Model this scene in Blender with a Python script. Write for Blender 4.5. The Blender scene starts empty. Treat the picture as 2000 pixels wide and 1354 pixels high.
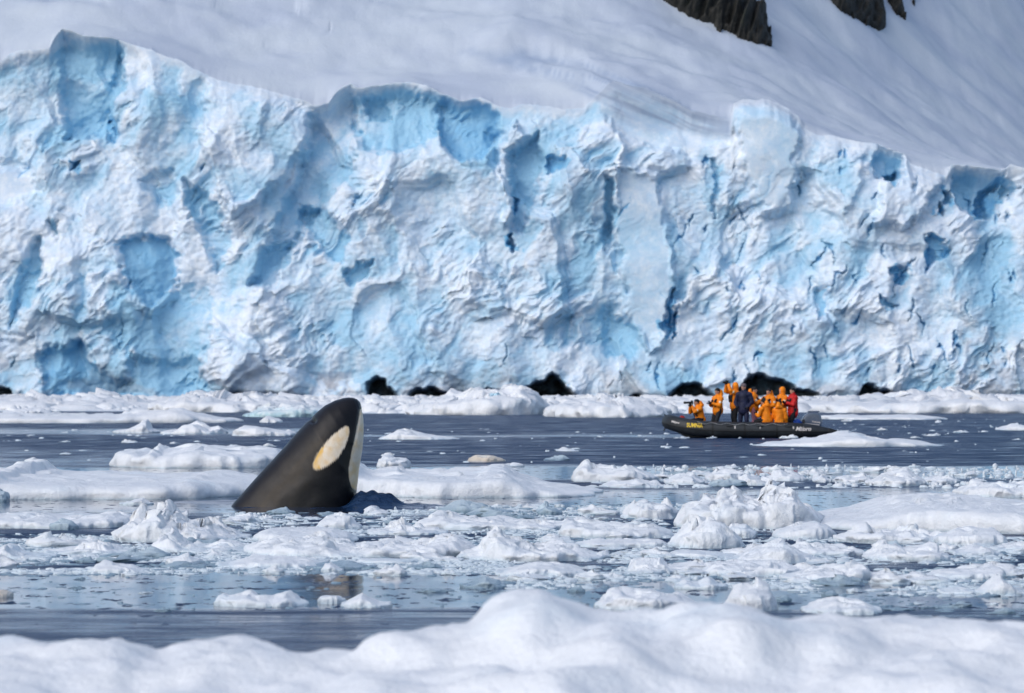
import bpy, bmesh, math, random, time
_T0 = time.time()
def tick(s):
    print('TICK', s, round(time.time() - _T0, 1), flush=True)
import numpy as np
from mathutils import Vector, Matrix

SC = bpy.context.scene
COL = SC.collection

# ------------------------------------------------------------------ camera, sky, sun, exposure
F, HOR, CH = 8000.0, 758.0, 1.8          # focal length in photo pixels, horizon row, eye height (m)
K = F * CH
cam_d = bpy.data.cameras.new('camera')
cam_d.sensor_width = 36.0
cam_d.lens = 36.0 * F / 2000.0
cam_d.shift_y = (HOR - 677.0) / 2000.0
cam_d.clip_start, cam_d.clip_end = 0.5, 6000.0
cam_d.dof.use_dof = True
cam_d.dof.focus_distance = 61.0
cam_d.dof.aperture_fstop = 5.0
cam = bpy.data.objects.new('camera', cam_d)
cam.location = (0, 0, CH)
cam.rotation_euler = (math.pi / 2, 0, 0)
COL.objects.link(cam)
SC.camera = cam

SUN_EL, SUN_AZ = math.radians(40), math.radians(224)   # azimuth clockwise from +Y
sun_dir = Vector((math.sin(SUN_AZ) * math.cos(SUN_EL), math.cos(SUN_AZ) * math.cos(SUN_EL), math.sin(SUN_EL)))
world = bpy.data.worlds.new('World')
SC.world = world
world.use_nodes = True
wn, wl = world.node_tree.nodes, world.node_tree.links
bg = wn['Background']
sky = wn.new('ShaderNodeTexSky')
sky.sky_type = 'NISHITA'
sky.sun_disc = False
sky.sun_elevation = SUN_EL
sky.sun_rotation = SUN_AZ
sky.air_density, sky.dust_density, sky.ozone_density = 1.0, 2.0, 2.0
hs = wn.new('ShaderNodeHueSaturation')
hs.inputs['Saturation'].default_value = 0.95
wl.new(sky.outputs[0], hs.inputs['Color'])
wl.new(hs.outputs[0], bg.inputs[0])
bg.inputs[1].default_value = 0.15

sun_d = bpy.data.lights.new('sun', 'SUN')
sun_d.energy = 1.0
sun_d.angle = math.radians(60)
sun_d.color = (1.0, 0.975, 0.94)
sun = bpy.data.objects.new('sun', sun_d)
sun.rotation_euler = sun_dir.to_track_quat('Z', 'Y').to_euler()
sun.location = (-60, -60, 80)
COL.objects.link(sun)

SC.view_settings.view_transform = 'Standard'
SC.view_settings.look = 'None'
SC.view_settings.gamma = 1.0
SC.view_settings.exposure = 0.18
SC.render.engine = 'CYCLES'
SC.cycles.use_denoising = True
SC.cycles.max_bounces = 6
SC.cycles.caustics_reflective = False
SC.cycles.caustics_refractive = False

# ------------------------------------------------------------------ helpers
def hsh(ix, iy, iz=0, seed=0):
    with np.errstate(over='ignore'):
        h = (np.asarray(ix).astype(np.int64) * 374761393 + np.asarray(iy).astype(np.int64) * 668265263
             + np.asarray(iz).astype(np.int64) * 2147483647 + seed * 974634777) & 0xFFFFFFFF
        h = ((h ^ (h >> 13)) * 1274126177) & 0xFFFFFFFF
        h = ((h ^ (h >> 16)) * 2246822519) & 0xFFFFFFFF
        h = h ^ (h >> 15)
    return h.astype(np.float64) / 4294967296.0

def fade(t):
    return t * t * t * (t * (t * 6 - 15) + 10)

def noise2(x, y, seed=0):
    ix, iy = np.floor(x), np.floor(y)
    fx, fy = x - ix, y - iy
    def g(ox, oy):
        a = hsh(ix + ox, iy + oy, 0, seed) * 6.2831853
        return np.cos(a) * (fx - ox) + np.sin(a) * (fy - oy)
    u, v = fade(fx), fade(fy)
    a = g(0, 0); b = g(1, 0); c = g(0, 1); d = g(1, 1)
    return ((a + u * (b - a)) * (1 - v) + (c + u * (d - c)) * v) * 1.5

def fbm2(x, y, octv=4, seed=0, gain=0.5):
    r = 0; a = 1.0
    for o in range(octv):
        r = r + a * noise2(x, y, seed + o * 17)
        x = x * 2.03 + 5.2; y = y * 2.03 + 1.7; a *= gain
    return r

def ridged2(x, y, octv=4, seed=0):
    r = 0; a = 1.0
    for o in range(octv):
        r = r + a * (1 - 2 * np.abs(noise2(x, y, seed + o * 13)))
        x = x * 2.1 + 3.1; y = y * 2.1 + 7.7; a *= 0.5
    return r

def noise3(x, y, z, seed=0):
    ix, iy, iz = np.floor(x), np.floor(y), np.floor(z)
    u, v, w = fade(x - ix), fade(y - iy), fade(z - iz)
    def c(a, b, d):
        return hsh(ix + a, iy + b, iz + d, seed)
    def L(a, b, t):
        return a + (b - a) * t
    return 2 * L(L(L(c(0,0,0), c(1,0,0), u), L(c(0,1,0), c(1,1,0), u), v),
                 L(L(c(0,0,1), c(1,0,1), u), L(c(0,1,1), c(1,1,1), u), v), w) - 1

def fbm3(x, y, z, octv=3, seed=0):
    r = 0; a = 1.0
    for o in range(octv):
        r = r + a * noise3(x, y, z, seed + o * 11)
        x = x * 2.07 + 1.3; y = y * 2.07 + 4.1; z = z * 2.07 + 2.2; a *= 0.5
    return r

def facet2(x, y, seed=0, tilt=1.0, blend=0.22):
    """broken-block relief: every Voronoi cell is its own tilted plane, with worn joints"""
    ix, iy = np.floor(x), np.floor(y)
    f1 = np.full(np.shape(x), 9.0); f2 = f1.copy(); val = np.zeros(np.shape(x)); val2 = val.copy()
    for ox in (-1, 0, 1):
        for oy in (-1, 0, 1):
            cx, cy = ix + ox, iy + oy
            dx = x - (cx + hsh(cx, cy, 1, seed)); dy = y - (cy + hsh(cx, cy, 2, seed))
            d = np.sqrt(dx * dx + dy * dy)
            v = (hsh(cx, cy, 3, seed) - 0.5) + tilt * ((hsh(cx, cy, 4, seed) - 0.5) * dx + (hsh(cx, cy, 5, seed) - 0.5) * dy) * 2
            n = d < f1; n2 = (~n) & (d < f2)
            f2 = np.where(n, f1, np.where(n2, d, f2)); val2 = np.where(n, val, np.where(n2, v, val2))
            val = np.where(n, v, val); f1 = np.where(n, d, f1)
    e = f2 - f1
    w = 0.5 + 0.5 * sstep(0, blend, e)
    return val * w + val2 * (1 - w), e

def sstep(a, b, x):
    t = np.clip((x - a) / (b - a), 0, 1)
    return t * t * (3 - 2 * t)

def mesh_from(name, verts, faces, smooth=True):
    """verts (n,3) array; faces list of tuples or an (m,4)/(m,3) int array"""
    me = bpy.data.meshes.new(name)
    verts = np.asarray(verts, dtype=np.float32)
    if isinstance(faces, np.ndarray):
        m, k = faces.shape
        me.vertices.add(len(verts)); me.vertices.foreach_set('co', verts.ravel())
        me.loops.add(m * k); me.loops.foreach_set('vertex_index', faces.astype(np.int32).ravel())
        me.polygons.add(m)
        me.polygons.foreach_set('loop_start', np.arange(0, m * k, k, dtype=np.int32))
        me.update(calc_edges=True)
        me.validate()
    else:
        me.from_pydata([tuple(v) for v in verts.tolist()], [], faces); me.update()
    if smooth:
        me.polygons.foreach_set('use_smooth', np.ones(len(me.polygons), dtype=bool))
    return me

def add_attr(me, name, data):
    data = np.asarray(data, dtype=np.float32)
    if data.ndim == 1:
        a = me.attributes.new(name, 'FLOAT', 'POINT'); a.data.foreach_set('value', data)
    else:
        a = me.attributes.new(name, 'FLOAT_COLOR', 'POINT'); a.data.foreach_set('color', data.ravel())

def obj(name, me, mat=None, parent=None, loc=None, **props):
    o = bpy.data.objects.new(name, me)
    COL.objects.link(o)
    if mat is not None and me is not None and not me.materials:
        me.materials.append(mat)
    if parent is not None:
        o.parent = parent
    if loc is not None:
        o.location = loc
    for k, v in props.items():
        if v is not None:
            o[k] = v
    return o

def empty(name, loc=(0, 0, 0), **props):
    o = obj(name, None, **props); o.location = loc
    o.empty_display_size = 0.2
    return o

def grid_faces(nu, nv, wrap_u=False):
    """vertex index = j * nu + i"""
    i = np.arange(nu if wrap_u else nu - 1); j = np.arange(nv - 1)
    I, J = np.meshgrid(i, j)
    I2 = (I + 1) % nu
    return np.stack([J * nu + I, J * nu + I2, (J + 1) * nu + I2, (J + 1) * nu + I], -1).reshape(-1, 4)

class NT:
    """tiny node helper"""
    def __init__(self, name):
        self.mat = bpy.data.materials.new(name); self.mat.use_nodes = True
        self.t = self.mat.node_tree; self.n = self.t.nodes; self.l = self.t.links
        self.p = self.n['Principled BSDF']
    def new(self, kind, **kw):
        nd = self.n.new(kind)
        for k, v in kw.items():
            if k.startswith('i_'):
                key = k[2:]
                key = int(key) if key.isdigit() else key.replace('_', ' ')
                s = nd.inputs[key]
                if hasattr(v, 'is_output') or isinstance(v, bpy.types.NodeSocket):
                    self.l.new(v, s)
                else:
                    s.default_value = v
            else:
                setattr(nd, k, v)
        return nd
    def link(self, a, b):
        self.l.new(a, b)
    def mix(self, fac, a, b, mode='MIX'):
        m = self.n.new('ShaderNodeMix'); m.data_type = 'RGBA'; m.blend_type = mode
        for idx, v in ((0, fac), (6, a), (7, b)):
            s = m.inputs[idx]
            if isinstance(v, bpy.types.NodeSocket): self.l.new(v, s)
            else: s.default_value = v if idx == 0 else (*v, 1)
        return m.outputs[2]
    def math(self, op, a, b=0.0, c=None, clamp=False):
        m = self.n.new('ShaderNodeMath'); m.operation = op; m.use_clamp = clamp
        for idx, v in ((0, a), (1, b), (2, c)):
            if v is None: continue
            if isinstance(v, bpy.types.NodeSocket): self.l.new(v, m.inputs[idx])
            else: m.inputs[idx].default_value = v
        return m.outputs[0]
    def noise(self, scale, detail=4, rough=0.55, vec=None, dims='3D'):
        nd = self.n.new('ShaderNodeTexNoise'); nd.noise_dimensions = dims
        nd.inputs['Scale'].default_value = scale; nd.inputs['Detail'].default_value = detail
        nd.inputs['Roughness'].default_value = rough
        if vec is not None: self.l.new(vec, nd.inputs['Vector'])
        return nd.outputs['Fac']
    def ramp(self, fac, a, b, c0=0.0, c1=1.0):
        m = self.n.new('ShaderNodeMapRange'); m.interpolation_type = 'SMOOTHSTEP'
        self.l.new(fac, m.inputs[0])
        for i, v in zip((1, 2, 3, 4), (a, b, c0, c1)): m.inputs[i].default_value = v
        return m.outputs[0]
    def bump(self, height, strength, dist):
        b = self.n.new('ShaderNodeBump')
        self.l.new(height, b.inputs['Height'])
        for nm, v in (('Strength', strength), ('Distance', dist)):
            if isinstance(v, bpy.types.NodeSocket): self.l.new(v, b.inputs[nm])
            else: b.inputs[nm].default_value = v
        self.l.new(b.outputs[0], self.p.inputs['Normal'])
        return b

def simple_mat(name, col, rough=0.5, spec=0.5, var=0.12, scale=6.0, bump=0.0, bscale=30.0, metal=0.0, coat=0.0):
    m = NT(name)
    tc = m.new('ShaderNodeTexCoord').outputs['Object']
    f = m.noise(scale, 4, 0.6, tc)
    d = tuple(max(0, c * (1 - var * 1.6)) for c in col); l = tuple(min(1, c * (1 + var)) for c in col)
    m.link(m.mix(m.ramp(f, 0.3, 0.7), d, l), m.p.inputs['Base Color'])
    m.p.inputs['Roughness'].default_value = rough
    m.p.inputs['Specular IOR Level'].default_value = spec
    m.p.inputs['Metallic'].default_value = metal
    m.p.inputs['Coat Weight'].default_value = coat
    if bump:
        m.bump(m.noise(bscale, 3, 0.6, tc), 0.6, bump)
    return m.mat

def depth_of_row(y):
    return K / (y - HOR)

def at(px, py, D):
    """photo pixel + distance -> world point"""
    return np.array([(px - 1000.0) / F * D, D, CH + (HOR - py) / F * D])

# ------------------------------------------------------------------ materials of the setting
def ice_mat(name, snow=(0.80, 0.83, 0.86), wet=(0.60, 0.70, 0.76), bscale=11.0, bdist=0.042, wet_z=0.06, sss=0.0):
    m = NT(name)
    geo = m.new('ShaderNodeNewGeometry')
    pos = geo.outputs['Position']
    sep = m.new('ShaderNodeSeparateXYZ'); m.link(pos, sep.inputs[0])
    n1 = m.noise(2.3, 4, 0.6, pos)
    z = m.math('ADD', sep.outputs[2], m.math('MULTIPLY', m.math('SUBTRACT', n1, 0.5), wet_z * 1.6))
    wetf = m.ramp(z, -0.01, wet_z, 1.0, 0.0)
    c = m.mix(m.ramp(m.noise(5.0, 5, 0.65, pos), 0.35, 0.72), tuple(s * 0.93 for s in snow), snow)
    c = m.mix(m.math('MULTIPLY', m.ramp(m.noise(0.9, 3, 0.5, pos), 0.55, 0.75), 0.35), c, (0.66, 0.78, 0.86))
    m.link(m.mix(wetf, c, wet), m.p.inputs['Base Color'])
    m.link(m.ramp(wetf, 0, 1, 0.62, 0.22), m.p.inputs['Roughness'])
    m.p.inputs['Specular IOR Level'].default_value = 0.35
    if sss:
        m.p.inputs['Subsurface Weight'].default_value = sss
        m.p.inputs['Subsurface Radius'].default_value = (0.5, 0.8, 1.0)
        m.p.inputs['Subsurface Scale'].default_value = 0.06
    h = m.math('ADD', m.noise(bscale, 5, 0.65, pos), m.math('MULTIPLY', m.noise(bscale * 4.3, 3, 0.6, pos), 0.35))
    m.bump(h, 0.7, bdist)
    return m.mat

MAT = {}
MAT['snow_ice'] = ice_mat('snowy_ice', sss=0.0)
MAT['near_ice'] = ice_mat('snowy_floe', snow=(0.82, 0.84, 0.86), bscale=7.0, bdist=0.035, wet_z=0.06)
MAT['clear_ice'] = ice_mat('clear_wet_ice', snow=(0.50, 0.60, 0.66), wet=(0.22, 0.32, 0.40), wet_z=0.12)
MAT['blue_ice'] = ice_mat('pale_blue_ice', snow=(0.52, 0.75, 0.85), wet=(0.30, 0.60, 0.70), wet_z=0.8, bscale=1.2, bdist=0.15)
MAT['far_ice'] = ice_mat('far_snowy_ice', snow=(0.80, 0.82, 0.84), bscale=0.8, bdist=0.2, wet_z=0.08)
MAT['teal_base'] = ice_mat('teal_based_ice', snow=(0.78, 0.82, 0.84), wet=(0.45, 0.64, 0.69), wet_z=0.7, bscale=0.8, bdist=0.2)
MAT['tan_ice'] = ice_mat('stained_ice', snow=(0.70, 0.62, 0.52), wet=(0.5, 0.5, 0.5))

# ------------------------------------------------------------------ water
def build_water():
    ys = np.concatenate([[-300, -60, 0, 10], np.linspace(18, 50, 260), np.linspace(50.15, 68, 220),
                         np.geomspace(68.5, 800, 160), [900, 1300, 2000]])
    xs = np.concatenate([[-2500, -900, -300, -120, -60, -30], np.linspace(-18, -4.6, 60), np.linspace(-4.5, -1.0, 120),
                         np.linspace(-0.9, 18, 90), [30, 60, 120, 300, 900, 2500]])
    X, Y = np.meshgrid(xs, ys)
    row = HOR + K / np.maximum(Y, 12.0)
    px = 1000 + X / np.maximum(Y, 12.0) * F
    # wind-ruffled (1) and calm (0) water, patch by patch
    nz = fbm2(X / 6.0, Y / 9.0, 3, 5)
    calm = np.zeros_like(X)
    def band(r0, r1, soft, x0=-9e9, x1=9e9, amt=1.0):
        w = sstep(r0 - soft, r0 + soft, row + nz * soft) * (1 - sstep(r1 - soft, r1 + soft, row + nz * soft))
        w = w * sstep(x0 - 30, x0 + 30, px) * (1 - sstep(x1 - 30, x1 + 30, px))
        np.maximum(calm, w * amt, out=calm)
    band(1112, 1192, 6)
    band(955, 1006, 6)
    band(911, 938, 3)
    band(891, 912, 4, -9e9, 330, 0.55)
    band(838, 850, 3, -9e9, 640, 0.8)
    band(849, 854, 2, 600, 1400, 0.7)
    band(876, 889, 3, -9e9, 300, 0.35)
    band(790, 800, 2, 500, 1300, 0.4)
    band(1196, 1275, 8, amt=0.42)
    band(1200, 1206, 2, amt=0.75)
    band(1216, 1220, 2, amt=0.7)
    band(1226, 1236, 4, -100, 900, 0.5)
    ripple = 1 - calm
    Z = np.zeros_like(X)
    near = np.clip((62 - Y) / 20, 0, 1) * (Y > 15)
    Z += 0.006 * near * noise2(X / 2.6 + 0.15 * Y, Y / 0.55, 3) * sstep(1180, 1215, row)
    Z += 0.003 * near * noise2(X / 5.0, Y / 1.3, 9)
    # swell pushed up by the whale, to the right of its throat
    ox, oy = at(742, 988, 62.0)[:2]
    dx, dy = (X - ox), (Y - oy)
    bow = 0.20 * np.exp(-(np.abs(dx + 0.10) / 0.36) ** 4 - (dy / 0.42) ** 2) + 0.05 * np.exp(-((dx + 0.33) / 0.10) ** 2 - ((dy - 0.1) / 0.3) ** 2)
    bow += 0.06 * np.exp(-((dx - 0.5) / 0.45) ** 2 - (dy / 0.3) ** 2)
    bow *= 1 + 0.35 * fbm2(X * 4, Y * 4, 2, 21)
    Z += bow
    wx, wy = at(440, 981, 64.5)[:2]
    Z += 0.03 * np.exp(-((X - wx) / 0.9) ** 2 - ((Y - wy - 0.25 * (X - wx)) / 0.22) ** 2)
    ripple = np.maximum(ripple, np.clip(bow * 14, 0, 1.3))
    me = mesh_from('water', np.stack([X, Y, Z], -1).reshape(-1, 3), grid_faces(len(xs), len(ys)))
    add_attr(me, 'ripple', ripple.ravel())
    m = NT('sea_water')
    geo = m.new('ShaderNodeNewGeometry').outputs['Position']
    at_ = m.new('ShaderNodeAttribute', attribute_name='ripple').outputs['Fac']
    mp = m.new('ShaderNodeMapping'); m.link(geo, mp.inputs['Vector']); mp.inputs['Scale'].default_value = (0.55, 1.0, 1.0)
    vec = mp.outputs[0]
    # small dark cat's-paws scattered over the calm water
    mp2 = m.new('ShaderNodeMapping'); m.link(geo, mp2.inputs['Vector']); mp2.inputs['Scale'].default_value = (1.0, 0.34, 1.0)
    paws = m.ramp(m.noise(4.6, 4, 0.62, mp2.outputs[0]), 0.59, 0.625)
    mp3 = m.new('ShaderNodeMapping'); m.link(geo, mp3.inputs['Vector']); mp3.inputs['Scale'].default_value = (0.20, 0.45, 1.0)
    streak = m.ramp(m.noise(1.0, 5, 0.65, mp3.outputs[0]), 0.30, 0.62, 0.45, 1.0)
    mp4 = m.new('ShaderNodeMapping'); m.link(geo, mp4.inputs['Vector']); mp4.inputs['Scale'].default_value = (0.7, 1.5, 1.0)
    streak = m.math('MULTIPLY', streak, m.ramp(m.noise(1.0, 4, 0.6, mp4.outputs[0]), 0.36, 0.56, 0.35, 1.0))
    amt = m.math('MAXIMUM', m.math('MULTIPLY', at_, streak), m.math('MULTIPLY', m.math('MULTIPLY', paws, 0.95), m.math('SUBTRACT', 1.0, at_, clamp=True)))
    h = m.math('ADD', m.noise(7.0, 4, 0.6, vec), m.math('MULTIPLY', m.noise(2.0, 3, 0.5, vec), 1.2))
    dist = m.math('ADD', m.math('MULTIPLY', amt, 0.20), 0.0010)
    m.bump(h, 1.0, dist)
    m.p.inputs['Base Color'].default_value = (0.010, 0.034, 0.090, 1)
    m.link(m.ramp(amt, 0.0, 1.0, 0.05, 0.55), m.p.inputs['Roughness'])
    m.p.inputs['IOR'].default_value = 1.33
    m.link(m.ramp(amt, 0.0, 1.0, 0.5, 0.30), m.p.inputs['Specular IOR Level'])
    o = obj('water', me, m.mat, kind='structure')
    return o
build_water()
tick('water')

# ------------------------------------------------------------------ glacier
GY = 758.0
TOP = [(-400, 60), (-200, 70), (-60, 112), (0, 118), (15, 104), (45, 95), (75, 97), (92, 95), (100, 76), (116, 56), (135, 60), (160, 70),
       (220, 74), (250, 86), (300, 101), (350, 119), (400, 145), (420, 155), (450, 162), (500, 172), (550, 185), (590, 196),
       (615, 206), (640, 200), (660, 176), (684, 161), (700, 171), (740, 165), (790, 160), (830, 165), (870, 185), (900, 196),
       (940, 192), (965, 205), (1000, 212), (1020, 205), (1050, 204), (1100, 214), (1140, 212), (1170, 180), (1200, 160),
       (1260, 172), (1310, 191), (1350, 215), (1400, 228), (1427, 234), (1434, 200), (1452, 193), (1500, 195), (1540, 210),
       (1560, 228), (1572, 254), (1600, 264), (1640, 268), (1700, 280), (1716, 281), (1766, 302), (1780, 322), (1845, 344),
       (1856, 320), (1920, 325), (1958, 332), (1972, 322), (2000, 326), (2100, 350), (2400, 420)]
# (outline in photo pixels, metres cut into (+) or standing out of (-) the face, blueness 0..1, edge softness px)
FEAT = [
    ([(112, 62), (235, 72), (240, 160), (200, 250), (130, 270), (114, 170)], 5.0, 0.45, 14),
    ([(-60, 110), (90, 100), (112, 62), (116, 250), (60, 330), (-60, 330)], 2.5, 0.12, 16),
    ([(200, 232), (212, 228), (235, 262), (215, 280), (205, 275)], 3.5, 0.8, 7),
    ([(140, 325), (155, 318), (152, 338), (142, 342)], 2.5, 0.9, 4),
    ([(218, 82), (228, 84), (232, 160), (215, 162)], 1.6, 0.6, 4),
    ([(405, 160), (500, 172), (590, 196), (612, 210), (590, 300), (520, 380), (450, 420), (400, 300)], -3.5, -0.1, 12),
    ([(610, 206), (645, 200), (684, 162), (700, 260), (690, 340), (610, 420), (530, 560), (490, 560), (590, 330)], 5.0, 0.30, 12),
    ([(690, 172), (790, 163), (870, 188), (850, 270), (790, 300), (720, 290), (690, 250)], 3.0, 0.45, 14),
    ([(855, 192), (965, 207), (972, 260), (940, 310), (900, 318), (868, 280)], 5.0, 0.75, 12),
    ([(700, 180), (715, 230), (760, 235), (755, 205)], 2.0, 0.7, 8),
    ([(985, 250), (1010, 236), (1020, 262), (995, 300), (1003, 430), (985, 440), (975, 330)], -3.5, -0.2, 8),
    ([(1004, 300), (1040, 260), (1060, 330), (1020, 450), (1004, 440)], 3.0, 0.3, 10),
    ([(1000, 385), (1008, 385), (1008, 415), (1000, 415)], 3.0, 1.0, 3),
    ([(1002, 450), (1010, 465), (1012, 495), (1004, 500), (1000, 470)], 3.0, 1.0, 3),
    ([(1062, 312), (1104, 302), (1102, 325), (1070, 332)], 3.0, 0.85, 5),
    ([(1195, 320), (1290, 345), (1300, 420), (1318, 540), (1300, 660), (1265, 690), (1225, 620), (1205, 480)], -2.5, 0.02, 10),
    ([(1175, 340), (1196, 360), (1196, 480), (1180, 490)], 3.0, 0.55, 6),
    ([(1298, 575), (1308, 570), (1312, 640), (1300, 660), (1292, 640)], 3.0, 1.0, 4),
    ([(1318, 612), (1324, 615), (1320, 655), (1310, 665)], 2.5, 1.0, 3),
    ([(1430, 205), (1500, 196), (1552, 225), (1560, 330), (1545, 410), (1490, 420), (1450, 330)], -3.0, 0.08, 12),
    ([(1392, 315), (1402, 310), (1400, 420), (1392, 420)], 1.6, 0.35, 3),
    ([(1590, 280), (1690, 285), (1680, 360), (1640, 420), (1580, 400)], -1.5, -0.1, 12),
    ([(1714, 284), (1764, 304), (1758, 350), (1712, 345)], 5.0, 0.45, 6),
    ([(1722, 345), (1758, 335), (1752, 356), (1730, 358)], 3.0, 0.8, 5),
    ([(1768, 310), (1845, 346), (1810, 400), (1770, 450), (1700, 440), (1720, 360), (1755, 355)], -3.5, -0.2, 10),
    ([(1858, 324), (1955, 332), (1988, 372), (1930, 432), (1880, 400), (1862, 370)], 5.0, 0.45, 10),
    ([(1925, 375), (1958, 340), (1962, 395), (1925, 432), (1908, 430)], 3.0, 0.85, 6),
    ([(1938, 380), (1965, 365), (1962, 395), (1930, 425)], -3.0, -0.3, 5),
    ([(1840, 375), (1855, 372), (1862, 395), (1845, 400)], 3.0, 0.95, 4),
    ([(1830, 400), (1840, 405), (1838, 425), (1826, 420)], 3.0, 0.95, 4),
    ([(1810, 465), (1838, 470), (1855, 495), (1830, 505), (1808, 530)], 3.0, 0.85, 6),
    ([(1738, 530), (1765, 525), (1760, 545), (1740, 553)], 2.5, 0.9, 5),
    ([(1590, 565), (1620, 560), (1612, 600), (1590, 620)], 2.0, 0.6, 6),
    ([(1716, 580), (1752, 595), (1740, 605), (1720, 600)], 2.0, 0.8, 4),
    ([(590, 400), (625, 410), (690, 470), (670, 510), (620, 500), (590, 440)], 3.5, 0.6, 12),
    ([(675, 525), (730, 510), (720, 545), (680, 550)], 2.5, 0.5, 6),
    ([(230, 470), (330, 460), (350, 560), (300, 600), (250, 560)], 3.0, 0.75, 12),
    ([(220, 560), (400, 570), (430, 650), (380, 720), (230, 690)], 1.5, 0.5, 26),
    ([(70, 690), (150, 665), (190, 720), (250, 745), (240, 776), (90, 776)], 3.5, 0.8, 14),
    ([(250, 700), (390, 710), (400, 775), (240, 776)], 2.5, 0.6, 16),
    ([(60, 480), (85, 470), (85, 520), (40, 620), (20, 640)], 3.0, 0.5, 10),
    ([(100, 430), (118, 440), (115, 470), (105, 465)], 2.5, 0.6, 6),
    ([(1180, 610), (1240, 620), (1230, 690), (1190, 700)], 2.0, 0.5, 14),
    ([(1100, 610), (1190, 600), (1180, 680), (1110, 680)], 1.0, 0.3, 18),
    ([(620, 740), (690, 735), (700, 776), (610, 776)], 0.8, -0.4, 14),
    ([(360, 350), (400, 370), (460, 470), (420, 530), (380, 430)], 3.0, 0.5, 12),
    ([(270, 350), (330, 330), (350, 380), (300, 410)], 2.0, 0.2, 10),
    ([(400, 620), (520, 560), (560, 640), (600, 700), (590, 776), (400, 776)], -2.5, -0.2, 30),
]
CAVES = [([(718, 780), (722, 745), (735, 733), (752, 742), (768, 765), (775, 780)], 12),
         ([(790, 782), (815, 765), (845, 760), (870, 770), (885, 782)], 8),
         ([(1000, 782), (1030, 760), (1060, 745), (1078, 731), (1092, 742), (1112, 765), (1135, 782)], 14),
         ([(900, 782), (945, 765), (990, 768), (1010, 782)], 6),
         ([(1300, 782), (1312, 765), (1335, 750), (1370, 752), (1392, 770), (1400, 782)], 10),
         ([(1430, 782), (1440, 762), (1460, 742), (1478, 730), (1500, 738), (1530, 742), (1560, 760), (1590, 772), (1600, 782)], 13),
         ([(1676, 782), (1682, 760), (1692, 748), (1710, 758), (1745, 768), (1770, 782)], 10),
         ([(-60, 782), (-30, 752), (12, 760), (25, 782)], 6),
         ([(390, 782), (400, 770), (470, 769), (500, 782)], 3),
         ([(1232, 782), (1240, 768), (1252, 768), (1260, 782)], 5)]
SMOOTH = [[(1140, 150), (1200, 155), (1310, 185), (1400, 225), (1430, 230), (1425, 280), (1340, 300), (1220, 270), (1190, 240), (1165, 215)],
          [(1425, 190), (1500, 190), (1565, 230), (1560, 350), (1520, 400), (1465, 390), (1440, 300)],
          [(1205, 330), (1290, 350), (1310, 520), (1290, 650), (1265, 680), (1230, 600), (1210, 480)],
          [(-60, 300), (60, 320), (70, 380), (-60, 420)]]

def poly_sd(px, py, poly):
    """signed distance to a polygon (inside positive)"""
    P = np.asarray(poly, float); n = len(P)
    d = np.full(px.shape, 1e9); ins = np.zeros(px.shape, bool)
    for i in range(n):
        a, b = P[i], P[(i + 1) % n]
        e = b - a
        t = np.clip(((px - a[0]) * e[0] + (py - a[1]) * e[1]) / (e @ e), 0, 1)
        d = np.minimum(d, (px - a[0] - t * e[0]) ** 2 + (py - a[1] - t * e[1]) ** 2)
        c = ((a[1] > py) != (b[1] > py)) & (px < (b[0] - a[0]) * (py - a[1]) / (b[1] - a[1] + 1e-12) + a[0])
        ins ^= c
    return np.where(ins, 1, -1) * np.sqrt(d)

def poly_mask(px, py, poly, soft):
    out = np.zeros(px.shape)
    P = np.asarray(poly, float)
    box = (px > P[:, 0].min() - soft) & (px < P[:, 0].max() + soft) & (py > P[:, 1].min() - soft) & (py < P[:, 1].max() + soft)
    if box.any():
        out[box] = sstep(-soft * 0.5, soft * 0.5, poly_sd(px[box], py[box], poly))
    return out

LEAN = 0.22
def top_z(X):
    tx = np.array([t[0] for t in TOP], float); ty = np.array([t[1] for t in TOP], float)
    q = np.interp(1000 + X / (GY + 11) * F, tx, ty)
    z = 45.0
    for _ in range(3):
        z = CH + (HOR - q) / F * (GY + LEAN * z)
    return z + 0.25 * noise2(X / 3.0, X * 0 + 3.3, 71) + 0.15 * noise2(X / 0.9, X * 0 + 8.3, 72)

def slope_dz(X, d):
    """height of the snow slope above the lip, d metres behind it"""
    rise = 0.62 - 0.30 * sstep(-60, 110, X)
    z = rise * d + 0.0016 * d * d * sstep(-40, 60, X) - 0.0040 * d * np.maximum(X - 10, 0)
    z = z + np.minimum(d / 12, 1) * (2.4 * fbm2(X / 46 + d / 60, d / 26 - X / 110, 4, 41)
                                     + 0.25 * fbm2((X + d) / 14, (d - 0.5 * X) / 4.0, 3, 43))
    # wind-scoured fluting on the right-hand slope, running down to the right
    fl = noise2((X + 1.0 * d) / 60.0, (d * 0.9 - X * 0.35) / 2.2, 47) + 0.6 * noise2((X + d) / 40.0, (d * 0.9 - X * 0.35) / 0.9, 48)
    z = z + 0.16 * fl * sstep(10, 70, X) * np.minimum(d / 15, 1)
    # crevassed hump on the left
    z = z + 1.1 * facet2(X / 14 + 3 + d / 40, d / 7, 51)[0] * sstep(-5, -55, X) * sstep(8, 25, d)
    return z

NX = 1250
GX = np.linspace(-130, 130, NX)
GZT = top_z(GX)
def lip_y(X):
    """distance of the lip at each column (filled after the cliff is built)"""
    return np.interp(X, GX, LIPY)

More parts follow.
